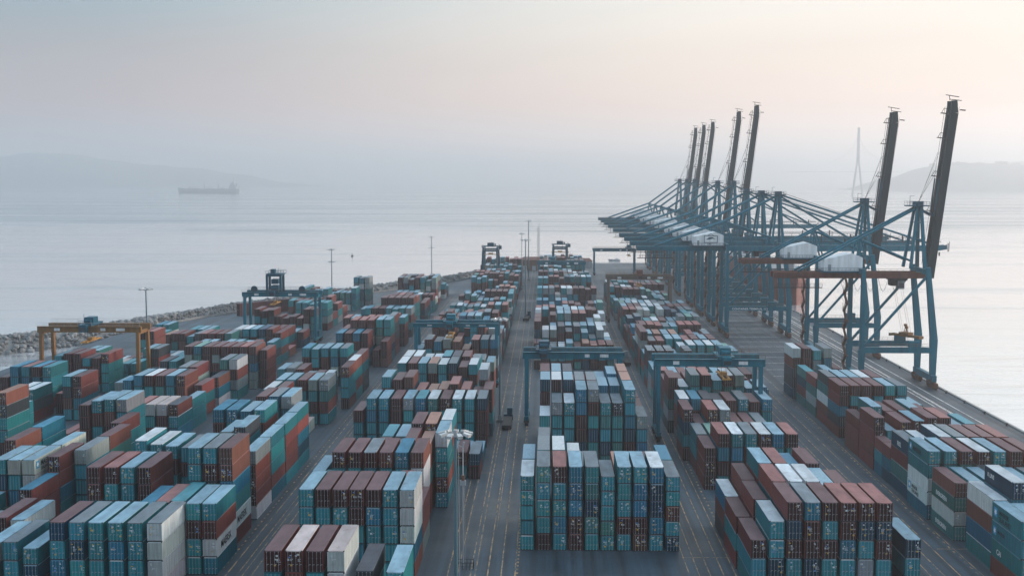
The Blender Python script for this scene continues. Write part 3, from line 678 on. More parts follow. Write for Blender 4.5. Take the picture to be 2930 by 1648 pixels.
# ------------------------------------------------------------------ rubber tyred gantries
def gantry(loc, span, top, paint, label, trolley=.5, trim=None, tower=False, rz=0, rail=None, deep=1.9):
    trim = trim or paint; rail = rail or M_RAILY
    r = empty('yard_gantry_crane', loc, rz); tag(r, label, 'gantry crane', 'yard gantry cranes over the container stacks')
    hl = 5.2; zb = top - deep
    for x in (0, span):
        sb = MB().box(x-.6,-hl-1.8,1.5,x+.6,hl+1.8,2.6)
        s_ = sb.build('sill_beam', paint, r)
        for y in (-hl-1.2,-hl+1.2,hl-1.2,hl+1.2):
            MB().tube((x-.45,y,.82),(x+.45,y,.82),.82,14).tube((x-.5,y,.82),(x+.5,y,.82),.35,10,mi=1).build('wheel', [M_BLACK, M_RAILY], r)
            MB().box(x-.75,y-.5,.9,x+.75,y+.5,1.5).build('axle_frame', M_CAST, r)
        for y in (-hl, hl):
            MB().beam((x,y,2.6),(x,y*.86,zb+.3),1.0,1.25,1.0,1.5,up=(0,1,0)).build('leg', paint, r)
        MB().beam((x,-hl*.86,zb-.2),(x,hl*.86,zb-.2),.7,1.0).build('end_tie', paint, r)
    for y in (-hl*.86, hl*.86):
        MB().box(-1.1,y-.55,zb,span+1.1,y+.55,top).build('girder', paint, r)
        w = MB(); yy = y + (1.1 if y > 0 else -1.1)
        w.box(-1.0,min(y,yy),top+.003,span+1.0,max(y,yy),top+.08,1); w.rail((-1,yy,top+.08),(span+1,yy,top+.08),1.15,2.2,.045); w.build('walkway', [rail if rail is not M_RAILY else M_WALK, paint], r)
    # ladder flight on one leg, power unit on one sill, sign plates on the girder
    MB().rail((-.9,-hl,3),(-.9,-hl*.88,zb),.35,.8,.05).build('ladder', M_ROD, r)
    MB().box(span-.9,-2.6,2.62,span+.9,2.6,5.0).box(span-.7,-1.8,5.0,span-.3,-1.4,6.0,1).build('power_unit', [trim, M_CAST], r)
    for a, b_ in ((.14,.06),(.62,.05),(.78,.09)):
        MB().box(span*a,-hl*.86-.575,zb+.5,span*(a+b_),-hl*.86-.552,top-.5).build('sign_plate', M_STICKW, r)
    tx = span*trolley
    t = MB().box(tx-2.2,-hl*.86-.4,top+.10,tx+2.2,hl*.86+.4,top+.7); t.box(tx-1.3,-2,top+.7,tx+1.6,2.2,top+2.6); t.rail((tx-2.2,-hl*.86-.4,top+.7),(tx+2.2,-hl*.86-.4,top+.7),1.1,1.1,.05)
    t.tube((tx-1.0,-2.8,top+1.5),(tx+1.2,-2.8,top+1.5),.6,10); t.tube((tx-2.0,-.5,top+.7),(tx-2.0,-.5,top+3.6),.07,5); t.build('trolley', trim, r)
    c = MB().box(tx-1.1,-hl*.86-2.6,top-1.6,tx+1.1,-hl*.86-.65,top+.75); cab = c.build('cab', trim, r)
    MB().box(tx-.95,-hl*.86-2.63,top-1.2,tx+.95,-hl*.86-2.605,top-.1).build('window', M_GLASS, cab)
    sp = MB().box(tx-1.2,-6.2,zb-3.4,tx+1.2,-5.9,zb-3.0).box(tx-1.2,5.9,zb-3.4,tx+1.2,6.2,zb-3.0).box(tx-.9,-5.9,zb-3.3,tx-.5,5.9,zb-2.9).box(tx+.5,-5.9,zb-3.3,tx+.9,5.9,zb-2.9).box(tx-.8,-1.4,zb-2.9,tx+.8,1.4,zb-2.2)
    sp.build('spreader', M_RAILY, r)
    rp = MB()
    for a in (-.7,.7):
        for b_ in (-1.2,1.2): rp.tube((tx+a,b_,zb-2.2),(tx+a,b_*1.6,top+.1),.05,4)
    rp.build('hoist_ropes', M_CAST, r)
    if tower:
        f = MB()
        for x in (tx-2.9,tx+2.9):
            for y in (-2.6,2.6): f.beam((x,y,top),(x,y,top+7.2),.9,.9)
            f.beam((x,-2.6,top+6.9),(x,2.6,top+6.9),.7,.7)
        for y in (-2.6,2.6): f.beam((tx-2.9,y,top+6.9),(tx+2.9,y,top+6.9),.8,.9)
        f.box(tx-3.3,-3.1,top+7.35,tx+4.2,3.1,top+7.6); f.rail((tx-3.3,-3.1,top+7.6),(tx+4.2,-3.1,top+7.6),1.2,1.2,.06); f.rail((tx-3.3,3.1,top+7.6),(tx+4.2,3.1,top+7.6),1.2,1.2,.06)
        f.box(tx-1.6,-1.5,top+7.6,tx+.2,1.5,top+9.4); f.tube((tx+1.4,0,top+7.6),(tx+1.4,0,top+10.2),.08,5); f.box(tx-1.2,-2.0,top+3.2,tx+1.6,2.0,top+5.2)
        f.build('hoist_tower', trim, r)
        for k in (.10,.78):
            MB().tube((span*k,-.5,top+.9),(span*k,.5,top+.9),1.35,18).box(span*k-.5,-.8,top,span*k+.5,.8,top+.5).build('cable_reel', M_NAVY, r)
    return r
gantry((-5.4,337,0),26.4,20.6,M_BLUE,'dark blue yard gantry spanning third block from quay, trolley parked mid-beam behind it',.18,M_NAVY)
gantry((29.8,317,0),26.8,21.8,M_BLUE,'dark blue yard gantry over second block from quay with bright blue cab',.66,M_BLUE)
gantry((-43.2,398,0),26.8,21.2,M_BLUE,'pale blue yard gantry with long handrail over fourth block from quay',.42,M_BLUE,rail=M_BROWN,deep=1.3)
gantry((-126.8,501,0),30,21.6,M_BLUE,'blue yard gantry with tall hoist tower and two round cable reels',.40,M_NAVY,tower=True)
gantry((-163.2,383,0),31.6,21.6,M_YEL,'ochre yellow yard gantry carrying a small blue cab near the rocky breakwater',.46,M_NAVY,rail=M_ROD)
gantry((30.4,581,0),30.0,22.4,M_OLIVE,'brown yard gantry behind the second block from quay',.5,M_BROWN)
gantry((34.8,862,0),29.0,19.0,M_BLUE,'hazy grey-blue yard gantry standing alone on empty asphalt at the far end',.86,M_BLUE)
gantry((-4.2,720,0),27.0,19.6,M_BLUE,'hazy low yard gantry far back over the third block from quay',.3,M_BLUE)
gantry((-36,767,0),20,25,M_NAVY,'narrow end-on blue yard gantry far back beside the tall light masts',.5,M_NAVY,rz=R(90))
gantry((9.5,800,0),20,24.5,M_NAVY,'narrow end-on blue yard gantry in front of the far shed',.5,M_NAVY,rz=R(90))

# ------------------------------------------------------------------ ship to shore cranes
def sts(loc, label, gauge, back, boom_len, apex, up, paint, girder_paint, gz=37.0, half=8.2, spread=None, house=(-12.0,.6), sign=False):
    r = empty('quay_crane', loc); tag(r, label, 'quay crane', 'ship to shore cranes along the quay')
    ax = gauge - 4.0; wtop = gauge - 2.6
    for y in (-half, half):
        MB().beam((0,y,1.6),(0,y,12.6),1.0,1.2,1.5,2.2,up=(1,0,0)).beam((0,y,12.6),(0,y,gz+2),1.5,1.45,1.4,1.3,up=(1,0,0)).build('leg', paint, r)
        MB().beam((gauge,y,1.6),(gauge,y,16.5),1.2,1.7,1.6,2.4,up=(1,0,0)).beam((gauge,y,16.5),(wtop,y,gz+3),1.6,2.2,1.4,1.5,up=(1,0,0)).build('leg', paint, r)
        MB().box(.6,y-.7,11.7,gauge-.8,y+.7,13.5).build('portal_beam', paint, r)
        MB().beam((.7,y,13.8),(wtop-.6,y,gz-.4),.75,.8).build('diagonal_brace', paint, r)
        w = MB(); yy = y-.75 if y < 0 else y+.75
        w.box(1,y-.9,13.51,gauge-2,y+.9,13.6,1).rail((1,y-.85,13.6),(gauge-2,y-.85,13.6),1.2,1.7,.05); w.build('walkway', [M_WALK, paint], r)
        MB().box(gauge*.66,y-.8,13.6,gauge*.66+3.6,y+.8,15.6).build('switch_cabinet', paint, r)
    for x, xt in ((0,0),(gauge,wtop)):
        MB().box(x-.75,-half-2.2,2.3,x+.75,half+2.2,4.4).build('sill_beam', paint, r)
        MB().box(xt-.6,-half,gz+.6,xt+.6,half,gz+2.4).build('cross_beam', paint, r)
        for y in (-half, half):
            b = MB()
            b.box(x-.5,y-4.6,1.35,x+.5,y+4.6,2.2)
            for k in (-3.6,-2.2,-.8,.8,2.2,3.6): b.tube((x-.3,y+k,.5),(x+.3,y+k,.5),.5,10,mi=1); b.box(x-.62,y+k-.5,.45,x+.62,y+k+.5,1.3)
            b.box(x-.9,y-1.2,2.0,x+.9,y+1.2,2.9)
            b.build('bogie', [M_RUST, M_CAST], r)
    for y in (-2.9, 2.9): MB().box(-back,y-.55,gz-1.0,gauge-1.6,y+.55,gz+1.0).build('girder', girder_paint, r)
    w = MB()
    for k in range(int(-back), int(gauge-2), 6): w.box(k,-2.3,gz-.4,k+.5,2.3,gz+.2)
    w.box(-back,-5.0,gz-.9,-back+13,-3.6,gz-.8).rail((-back,-5.0,gz-.8),(-back+13,-5.0,gz-.8),1.2,1.4,.06); w.rail((-back,-3.4,gz+1.0),(gauge-3,-3.4,gz+1.0),1.1,2.0,.05)
    w.box(-back,-4.2,gz-4.2,-back+16,-3.8,gz-3.9); w.rail((-back+1,-4.4,gz-3.9),(-back+16,-4.4,gz-3.9),1.2,1.3,.06)
    for k in (1.5,8,15): w.tube((-back+k,-4.0,gz-4.0),(-back+k,-3.2,gz-.9),.09,4)
    w.build('girder_walkway', M_CAST, r)
    # festoon loops
    f = MB()
    for k in range(5):
        a = -6.5 + k*4.2
        f.path([(a+3.2*t/8, -3.8, gz-1.0-4.2*math.sin(math.pi*t/8)) for t in range(9)], .06, 4)
    f.build('festoon_cable', M_CAST, r)
    # machinery house with its low gable
    x0, x1 = house; z0 = gz+1.5; xr = x0+(x1-x0)*.72; P = []
    for y in (-4.4,4.4): P += [(x0,y,z0),(x1,y,z0),(x1,y,z0+4.5),(xr,y,z0+5.9),(x0,y,z0+3.9)]
    h_ = MB().add(P, [(0,1,2,3,4),(9,8,7,6,5),(0,5,6,1),(1,6,7,2),(4,9,5,0),(2,7,8,3),(3,8,9,4)])
    for k in range(9): h_.box(x0+.6+k*(x1-x0-1.2)/8-.04,-4.43,z0+.1,x0+.6+k*(x1-x0-1.2)/8+.04,-4.4,z0+3.7)
    ho_ = h_.build('machinery_house', M_WHITE, r)
    MB().box(x0+1.2,-4.47,z0+.1,x0+2.2,-4.432,z0+2.2).build('door', M_GREY, ho_)
    MB().box(x0-1,-5.3,z0-.5,x1+1,5.3,z0-.01).rail((x0-1,-5.3,z0),(x1+1,-5.3,z0),1.1,1.3,.05).rail((x0-1,-5.3,z0),(x0-1,5.3,z0),1.1,1.3,.05).build('house_platform', M_NAVY, r)
    if sign:
        s_ = MB(); a = x0+4.2; z = z0+.5
        for q in ((a,z+.7,a+6,z+.95),(a,z+3.6,a+6,z+3.85),(a,z+.7,a+.25,z+3.85),(a+5.75,z+.7,a+6,z+3.85)): s_.box(q[0],-4.5,q[1],q[2],-4.46,q[3])
        s_.beam((a+1.6,-4.48,z+3.8),(a+3,-4.48,z+4.6),.04,.2); s_.beam((a+4.4,-4.48,z+3.8),(a+3,-4.48,z+4.6),.04,.2)
        s_.add([(a+.9,-4.49,z+2.0),(a+2.2,-4.49,z+3.1),(a+3.6,-4.49,z+3.2),(a+5.1,-4.49,z+2.3),(a+3.8,-4.49,z+2.5),(a+2.6,-4.49,z+2.2)], [(0,5,4,3,2,1)])
        s_.build('emblem', M_NAVY, ho_)
        t = link('lettering', text_mesh('KMCT', .8, M_LETB), ho_, (a+1.6,-4.47,z-.15)); t.rotation_euler = (R(90),0,0)
    # apex frame
    for y in (-1,1):
        MB().beam((ax-3.0,y*4.2,gz+2.4),(ax-.5,y*1.5,apex),.9,.9,.8,.8,up=(1,0,0)).build('apex_leg', paint, r)
        MB().beam((wtop+.3,y*4.2,gz+2.4),(ax+.7,y*1.5,apex),1.1,1.1,.9,.9,up=(1,0,0)).build('apex_leg', paint, r)
        # backstay with its prop
        k = MB().tube((ax-.8,y*1.6,apex-.6),(0,y*2.7,gz+12.2),.42,8).tube((0,y*2.7,gz+12.2),(-back+8,y*2.9,gz+1.2),.40,8)
        k.build('backstay', paint, r)
        MB().beam((0,y*2.7,gz+12.0),(-1.6,y*2.9,gz+2.2),.5,.5).beam((0.2,y*2.7,gz+12.0),(3.2,y*2.9,gz+2.0),.55,.55).build('stay_prop', paint, r)
        MB().tube((.8,y*2.7,gz+11.6),(ax-2.6,y*3.6,gz+4.8),.36,8).build('inner_stay', paint, r)
    for z in (apex-5.5, apex-11): MB().beam((ax-1.6,-2.4,z),(ax+1.2,-2.4,z),.3,.3).beam((ax-1.6,2.4,z),(ax+1.2,2.4,z),.3,.3).beam((ax,-2.2,z),(ax,2.2,z),.3,.3).build('apex_tie', paint, r)
    MB().rail((ax+.2,-1.2,gz+3),(ax,-.8,apex-1),.4,.9,.05).build('ladder', M_CAST, r)
    p = MB().box(ax-3.6,-3.0,apex-.1,ax+3.0,3.0,apex+.3); p.rail((ax-3.6,-3.0,apex+.3),(ax+3.0,-3.0,apex+.3),1.2,1.1,.06).rail((ax-3.6,3.0,apex+.3),(ax+3.0,3.0,apex+.3),1.2,1.1,.06)
    p.box(ax-1.3,-1.6,apex-1.4,ax+1.4,1.6,apex+1.5); p.tube((ax-2.6,0,apex+.3),(ax-2.6,0,apex+3.4),.07,5).tube((ax-2.6,0,apex+3.3),(ax-1.2,0,apex+3.3),.06,4)
    p.build('apex_platform', M_NAVY, r)
    # boom
    hx, hzz = gauge - .2, gz + .6; a_ = R(83.3) if up else 0.
    bx = Vector((math.cos(a_),0,math.sin(a_))); nz = Vector((-math.sin(a_),0,math.cos(a_)))
    def P_(l, y, d): v = Vector((hx,0,hzz)) + bx*l + nz*d; return (v.x, y, v.z)
    b = MB(); dep = 2.7
    for y in (-1.9, 1.9):
        b.beam(P_(-1.5,y,-.4),P_(boom_len*.93,y,-.4),1.0,dep,1.0,dep*.86,up=tuple(nz)); b.beam(P_(boom_len*.93,y,-.4),P_(boom_len,y,.2),1.0,dep*.86,.9,1.8,up=tuple(nz))
    for k in range(2, int(boom_len), 6): b.beam(P_(k,-1.9,-.2),P_(k,1.9,-.2),.4,.6,up=tuple(nz))
    bo = b.build('boom', M_BOOM if up else paint, r)
    w = MB()                                               # boom ladder / walkway carried off the top flange
    for k in range(3, int(boom_len)-4, 4):
        w.tube(P_(k,-2.6,1.0),P_(k,-2.9,2.5),.08,4); w.tube(P_(k,-2.9,2.5),P_(k+4,-2.9,2.5),.16,5); w.tube(P_(k,-2.9,3.2),P_(k+4,-2.9,3.2),.06,4)
    for k in (boom_len*.36,boom_len*.56,boom_len*.78,boom_len*.92):
        pl = MB(); pl.beam(P_(k,-2.4,.6),P_(k,-2.4,4.0),1.6,.25,up=tuple(bx)); pl.beam(P_(k+1.6,-2.4,.6),P_(k+1.6,-2.4,3.4),.2,.15,up=tuple(bx)); pl.tube(P_(k,-2.4,3.9),P_(k+1.6,-2.4,3.3),.09,4); pl.build('boom_platform', M_CAST, r)
    w.beam(P_(boom_len*.95,-2.6,-2.0),P_(boom_len*.95,-2.6,-3.6),1.2,.3,up=tuple(bx))
    w.beam(P_(boom_len+.1,-3,-1.8),P_(boom_len+.1,-3,2.0),.4,.2,up=tuple(bx)); w.tube(P_(boom_len,0,1),P_(boom_len+1.6,0,1.4),.12,5); w.tube(P_(boom_len+1.5,0,-1.8),P_(boom_len+1.7,0,2.6),.14,5)
    w.build('boom_walkway', M_CAST, r)
    rp = MB()
    if up:
        for y in (-.8,-.3,.3,.8): rp.tube((ax+.2+y*.6,y,apex+1.2),P_(boom_len*(.60 if abs(y) > .5 else .70),y*2.5,2.2),.045,4)
        rp.tube((hx+2.6,0,hzz+2),P_(boom_len*.97,0,-2.4),.045,4)
        rp.build('hoist_ropes', M_CAST, r)
        fs = MB()
        for y in (-1.4,1.4): fs.beam((ax+1.0,y,apex-1.2),(hx+1.0,y*1.4,apex-3.2),.5,.5); fs.beam((hx+1.0,y*1.4,apex-3.2),P_(boom_len*.55,y*1.6,1.4),.34,.34)
        fs.build('folded_forestay', M_NAVY, r)
    else:
        for y in (-1,1):
            MB().tube((ax+.8,y*1.5,apex-.5),P_(boom_len*.46,y*2.6,1.2),.28,7).tube((ax+1.0,y*1.5,apex),P_(boom_len*.92,y*2.6,1.2),.34,7).build('forestay', paint, r)
        for y in (-.6,.6): rp.tube((ax+1,y,apex+1.2),P_(boom_len*.9,y,1.6),.06,4)
        rp.build('hoist_ropes', M_CAST, r)
    # trolley, cab, spreader
    tx = gauge*.56
    t = MB().box(tx-2.6,-3.4,gz-1.7,tx+2.6,3.4,gz-1.05).box(tx-2.2,-2.2,gz-3.6,tx-.4,2.2,gz-1.7); t.rail((tx-2.6,-3.6,gz-1.7),(tx+2.6,-3.6,gz-1.7),.6,.9,.05)
    t.build('trolley', M_CAST, r)
    c = MB().box(tx-.2,-2.6,gz-4.6,tx+2.0,-.2,gz-1.72).build('cab', M_GREY, r)
    MB().box(tx,-2.64,gz-4.2,tx+1.8,-2.61,gz-2.6).build('window', M_GLASS, c)
    if spread:
        sxp, szp, rzp = spread
        s_ = MB().box(-1.2,-6.2,-.2,1.2,-5.5,.7).box(-1.2,5.5,-.2,1.2,6.2,.7).box(-.9,-5.5,0,-.3,5.5,.7).box(.3,-5.5,0,.9,5.5,.7).box(-1.3,-2.0,.7,1.3,2.0,1.5)
        s_.tube((-.9,-1.4,1.5),(-1.9,-1.8,3.2),.14,6).tube((.9,1.4,1.5),(1.9,1.8,3.4),.14,6).tube((0,0,1.5),(.3,0,3.6),.2,6); s_.box(-2.3,-2.1,3.0,-1.5,-1.3,3.8).box(1.5,1.4,3.2,2.3,2.2,4.0)
        so_ = s_.build('spreader', M_YEL, r, (sxp,-1,szp), rzp)
        rp = MB()
        for a, b_ in ((-1.2,-1.2),(1.2,-1.2),(-1.2,1.2),(1.2,1.2)): rp.tube((sxp+a,b_-1,szp+1.5),(tx+a,b_,gz-1.6),.04,4)
        rp.build('spreader_ropes', M_CAST, r)
    # zigzag stair on a landside leg
    s_ = MB(); xs = -1.5; z = 2.6; k = 0
    while z < gz-3:
        ya, yb = (half-1.6, half+1.8) if k % 2 == 0 else (half+1.8, half-1.6)
        s_.beam((xs,ya,z),(xs,yb,z+3.0),.8,.18); s_.rail((xs-.4,ya,z),(xs-.4,yb,z+3.0),1.0,1.1,.05); s_.box(xs-.6,min(yb,yb)-.6,z+2.95,xs+.9,yb+.6,z+3.05); s_.tube((xs-.5,yb,z+3),(xs-.5,yb,z+6),.07,4)
        s_.tube((xs-.5,ya,z),(xs-.9,yb,z+1.6),.05,4); z += 3.0; k += 1
    s_.build('stairway', M_RUST, r)
    if sign:
        t = link('lettering', text_mesh('CONTAINER TERMINAL 112', 1.25, M_LETW), r, (2.2,-half-.72,12.1)); t.rotation_euler = (R(90),0,0)
    return r
sts((104.6,403,0),'blue quay crane nearest the open quay edge, boom raised, spreader hanging over water side',23.5,28.5,57.5,60,True,M_BLUE,M_BROWN,spread=(16.6,16.2,R(35)))
sts((104.6,470,0),'second raised-boom blue quay crane, directly behind the front one with rust-red girder',23.5,28.5,57.5,60,True,M_BLUE,M_BROWN)
lab = ['front lowered-boom quay crane, its white machinery house carrying a framed emblem','middle one of three lowered-boom quay cranes','rearmost of three lowered-boom quay cranes side by side',
       'front one of the middle pair of raised-boom quay cranes','rear one of the middle pair of raised-boom quay cranes','lowered-boom quay crane between the raised pair and the far raised trio',
       'front one of three hazy far raised-boom quay cranes','central one of three hazy far raised-boom quay cranes','hindmost of three hazy far raised-boom quay cranes, faintest of all']
for (yy, up_, ap, ln), lb in zip([(530,False,62,70),(571,False,62,68),(613,False,62.5,68),(656,True,66.5,70),(716,True,66.5,70),(774,False,66,68),(826,True,67.5,69),(872,True,67.5,69),(920,True,67.5,69)], lab):
    sts((79.1,yy,0), lb, 27.0, 39, ln, ap, up_, M_BLUE, M_BLUE, gz=38.4, half=8.6, house=(-14,-1.2), sign=(yy == 530))

# ------------------------------------------------------------------ light masts
def mast(loc, h, label, arm=2.5, r0=.42, lamps=8, second=None, cage=True):
    r = empty('light_mast', loc); tag(r, label, 'light mast', 'tall light masts in the yard')
    MB().tube((0,0,0),(0,0,h),r0*.72,12,r2=r0*.42).build('pole', M_MAST, r)
    MB().box(-1.0,-1.0,0,1.0,1.0,.6).box(-.55,-.7,.6,.55,-.45,2.0,1).build('base', [M_CONC, M_GREY], r)
    for hz_ in ([h] if not second else [h, second]):
        q = MB(); rr = arm*.62
        for k in range(20):
            a, b_ = 2*math.pi*k/20, 2*math.pi*(k+1)/20
            q.tube((rr*math.cos(a),rr*math.sin(a),hz_-.25),(rr*math.cos(b_),rr*math.sin(b_),hz_-.25),.09,5)
        for k in range(4):
            a = math.pi*k/2+.4; q.tube((0,0,hz_-.3),(rr*math.cos(a),rr*math.sin(a),hz_-.25),.07,5)
        q.tube((0,0,hz_-.6),(0,0,hz_+.5),.36,10); q.build('lamp_ring', M_ROD, r)
        for k in range(lamps):
            a = 2*math.pi*k/lamps+.2; x, y = rr*math.cos(a), rr*math.sin(a); u = Vector((math.cos(a),math.sin(a),-.28)).normalized()
            c_ = Vector((x,y,hz_+.05)); f = MB(); f.beam(c_-u*.1,c_+u*1.05,.62,.34,.78,.5); f.tube(c_+Vector((0,0,-.3)),c_+Vector((0,0,.05)),.07,5)
            f.build('floodlight', M_LAMP, r)
    if cage:
        l = MB(); l.rail((r0*.8+.2,0,1.0),(r0*.5+.2,0,h-.8),.35,.9,.035); l.build('ladder', M_ROD, r)
    return r
mast((-13.9,181,0),30.0,'big light mast rising from bottom edge with a ring of pale floodlights',2.6,.5,9)
mast((-13.1,336,0),29.5,'light mast standing by the blue gantry leg in the lane beside fourth block',2.4,.45,8)
mast((-10.2,591,0),39.0,'tall light mast in the middle of the mast lane with two-tier lamps',2.4,.45,8)
mast((-12.0,815,0),40.5,'tallest far light mast at the end of the mast lane',2.6,.5,8)
mast((-15.2,745,0),35.0,'thin far light pole with small lamps beside the tallest mast',1.2,.25,3)
mast((-142.8,420,0),30.0,'light mast with wide lamp ring behind the yellow gantry',2.4,.45,8)
mast((-124,685,0),28.5,'light mast with two lamp rings against the water behind the blue hoist tower',2.0,.4,6,second=21.5)
mast((-80.6,837,0),28.5,'far light mast with two lamp rings against the water near the rock shore end',2.0,.4,6,second=21.0)
# slim pole with a junction box beside the big mast
r = empty('camera_pole', (-14.6,207,0)); tag(r, 'slim grey pole with a bracket and small boxes just behind the big front mast', 'pole')
MB().tube((0,0,0),(0,0,22),.16,8,r2=.1).build('pole', M_ROD, r); MB().beam((0,0,21.8),(-1.5,0,22.6),.1,.1).beam((0,0,21.9),(.2,0,22.8),.25,.25).build('bracket', M_ROD, r)
MB().box(-.5,-.35,15.0,.5,.35,15.9).box(-.3,-.3,15.9,.3,.3,16.8,1).build('junction_box', [M_GREY, M_RUST], r); MB().rail((.35,0,.8),(.28,0,14.8),.3,.9,.03).build('ladder', M_ROD, r)
MB().rail((-1.2,-1.2,0),(1.8,-1.2,0),1.2,.6,.05).rail((-1.2,1.2,0),(1.8,1.2,0),1.2,.6,.05).rail((1.8,-1.2,0),(1.8,1.2,0),1.2,.6,.05).rail((-1.2,-1.2,0),(-1.2,1.2,0),1.2,.6,.05).build('guard_fence', M_CAST, r)
# lattice tower
lt_ = MB()
for k, (x, y) in enumerate(((-1,-.6),(1,-.6),(0,1.1))): lt_.tube((x,y,0),(x*.8,y*.8,32.5),.13,5); lt_.tube((x*.8,y*.8,32.5),(x*1.4,y*1.4,38),.07,4)
for z in range(0,32,2):
    for a, b_ in (((-1,-.6),(1,-.6)),((1,-.6),(0,1.1)),((0,1.1),(-1,-.6))): lt_.tube((a[0]*.9,a[1]*.9,z),(b_[0]*.9,b_[1]*.9,z+2),.06,4); lt_.tube((a[0]*.9,a[1]*.9,z),(b_[0]*.9,b_[1]*.9,z),.05,4)
tag(lt_.build('lattice_tower', M_ROD, loc=(-5.8,915,0)), 'thin three-legged lattice antenna tower at the far end of the yard', 'antenna tower')

# ------------------------------------------------------------------ vehicles in the lanes
def tractor(loc, rz, label, cabm, load=None):
    r = empty('terminal_tractor', loc, rz); tag(r, label, 'terminal truck', 'terminal trucks in the lanes')
    MB().box(-1.25,0,1.0,1.25,13.0,1.35).box(-.45,-2.0,.75,.45,0,1.1).box(-1.25,12.4,.7,1.25,12.9,1.0).build('chassis', M_CAST, r)
    c = MB().box(-1.3,-4.6,.7,1.3,-1.9,1.5).box(-1.2,-4.1,1.5,.3,-2.2,3.3).build('cab', cabm, r)
    MB().box(-1.1,-4.13,2.2,.2,-4.11,3.1).box(-1.23,-3.9,2.2,-1.205,-2.5,3.1).build('window', M_GLASS, c)
    for y in (-4.0,-1.2,9.8,11.2):
        for x in (-1.15,1.15): MB().tube((x-.18,y,.52),(x+.18,y,.52),.52,12).build('wheel', M_BLACK, r)
    return r
tractor((-10.8,337,0),R(180),'dark terminal truck with empty trailer parked beside the lane mast base',M_NAVY)
tractor((-9.0,590,0),R(176),'small hazy terminal truck far up the mast lane',M_NAVY)
tractor((30.4,452,0),R(180),'hazy terminal truck in the lane beside second block',M_GREY)

# ------------------------------------------------------------------ far end of the yard: sheds, wall of containers, boats
def shed(loc, lx, ly, h, roofh, wm, rm, label, cat='shed'):
    r = empty('warehouse', loc); tag(r, label, cat)
    MB().box(0,0,0,lx,ly,h).build('wall', wm, r)
    MB().add([(-.5,-.5,h+.004),(lx+.5,-.5,h+.004),(lx+.5,ly+.5,h+.004),(-.5,ly+.5,h+.004),(lx*.12,ly/2,h+roofh),(lx*.88,ly/2,h+roofh)], [(0,1,5,4),(1,2,5),(2,3,4,5),(3,0,4),(3,2,1,0)]).build('roof', rm, r)
    for k in range(max(1,int(lx/7))): MB().box(1.5+k*7,-.05,0.02,4.5+k*7,-.004,3.6).build('door', M_GREY, r)
    return r
shed((-19,900,0),19,16,8.0,2.0,M_RUST,M_BROWN,'long rust-brown shed standing behind the tall masts at the yard end')
shed((3,872,0),15,14,9.5,3.2,M_BROWN,M_NAVY,'brown shed with a dark sloping roof behind the narrow far gantry')
shed((20,930,0),16,12,5.0,2.2,M_GREY,M_BROWN,'low pale shed on the empty far end of the yard')
q = random.Random(5)
for k in range(4):
    for z in (0,1):
        a = Vector((-156.5+q.uniform(-.2,.2),596,0)) + Vector((.62,.785,0))*13.6*k*.98
        r = empty('shipping_container', (a.x,a.y,z*(HH+.01)), R(-38)); cc = (.11*q.uniform(.8,1.2),.045,.04)
        tag(r, f"maroon container, {'upper' if z else 'lower'} one, {ordw(k)} along the slanting row beside the rock breakwater", 'container', 'shipping containers stacked in the yard')
        for nm, me_, lc in (('body',BODY[(CL,HH)],(0,0,0)),('door',DOOR[HH],(.10,.03,0)),('door',DOOR[HH],(.10+CW/2-.09,.03,0))):
            o = link(nm, me_, r, lc); o.color = (*(cc if nm == 'body' else tuple(.3*v for v in cc)),1); o['roof'] = list(ROOF['m'])  # doors darkened here too, shade of the fronts put into their colour
# ------------------------------------------------------------------ rock breakwater
line = [(-310,395),(-262,455),(-230,492),(-203,530),(-193,556),(-180,590),(-164,628),(-128,702),(-98,754),(-68,808),(-46,868)]
bw = MB(); P = []
for i, (x, y) in enumerate(line):
    d = Vector(line[min(i+1,len(line)-1)]) - Vector(line[max(i-1,0)]); nn_ = Vector((-d.y,d.x)).normalized()
    kw = max(.55, min(1.25, (640-y)/85))
    for o_, z in ((9*kw,SEA-1),(2.6*kw,2.6),(-2.0*kw,2.6),(-8.5*kw,SEA-1)): P.append((x+nn_.x*o_,y+nn_.y*o_,z))
Fq = []
for i in range(len(line)-1):
    for k in range(3): Fq.append((4*i+k,4*i+k+1,4*i+5+k,4*i+4+k))
bw.add(P, Fq); bw.build('breakwater_mound', M_ROCK); tag(D.objects['breakwater_mound'], kind='structure')
ico = bmesh.new(); bmesh.ops.create_icosphere(ico, subdivisions=1, radius=1); ico.verts.ensure_lookup_table()
IV = [v.co.copy() for v in ico.verts]; IF = [tuple(v.index for v in f.verts) for f in ico.faces]; ico.free()
rk = MB(); q = random.Random(3)
for i in range(len(line)-1):
    a, b_ = Vector(line[i]), Vector(line[i+1]); d = b_-a; nn_ = Vector((-d.y,d.x)).normalized()
    dens = 10.0 if a.y < 640 else 5.0
    for _ in range(int(d.length*dens)):
        t = q.random(); kw = max(.55, min(1.25, (640-(a+d*t).y)/85)); o_ = q.uniform(-8.2,8.2); p = a + d*t + nn_*o_*kw; ht = 2.6 if abs(o_) < 2.4 else 2.6 - (abs(o_)-2.4)*1.02
        s_ = q.choice((.4,.5,.6,.8,1.0,1.2,1.5))*q.uniform(.8,1.2); m_ = Matrix.Rotation(q.uniform(0,6.3),3,'Z') @ Matrix.Rotation(q.uniform(0,3),3,'X')
        sc_ = Vector((s_*q.uniform(.8,1.3),s_*q.uniform(.7,1.1),s_*q.uniform(.5,.9)))
        rk.add([Vector((p.x,p.y,ht+.15)) + m_ @ Vector((v.x*sc_.x*q.uniform(.8,1.15),v.y*sc_.y*q.uniform(.8,1.15),v.z*sc_.z)) for v in IV], IF)
tag(rk.build('breakwater_rocks', M_ROCK), 'pale grey armour stones heaped along the breakwater', 'rocks', None, 'stuff')
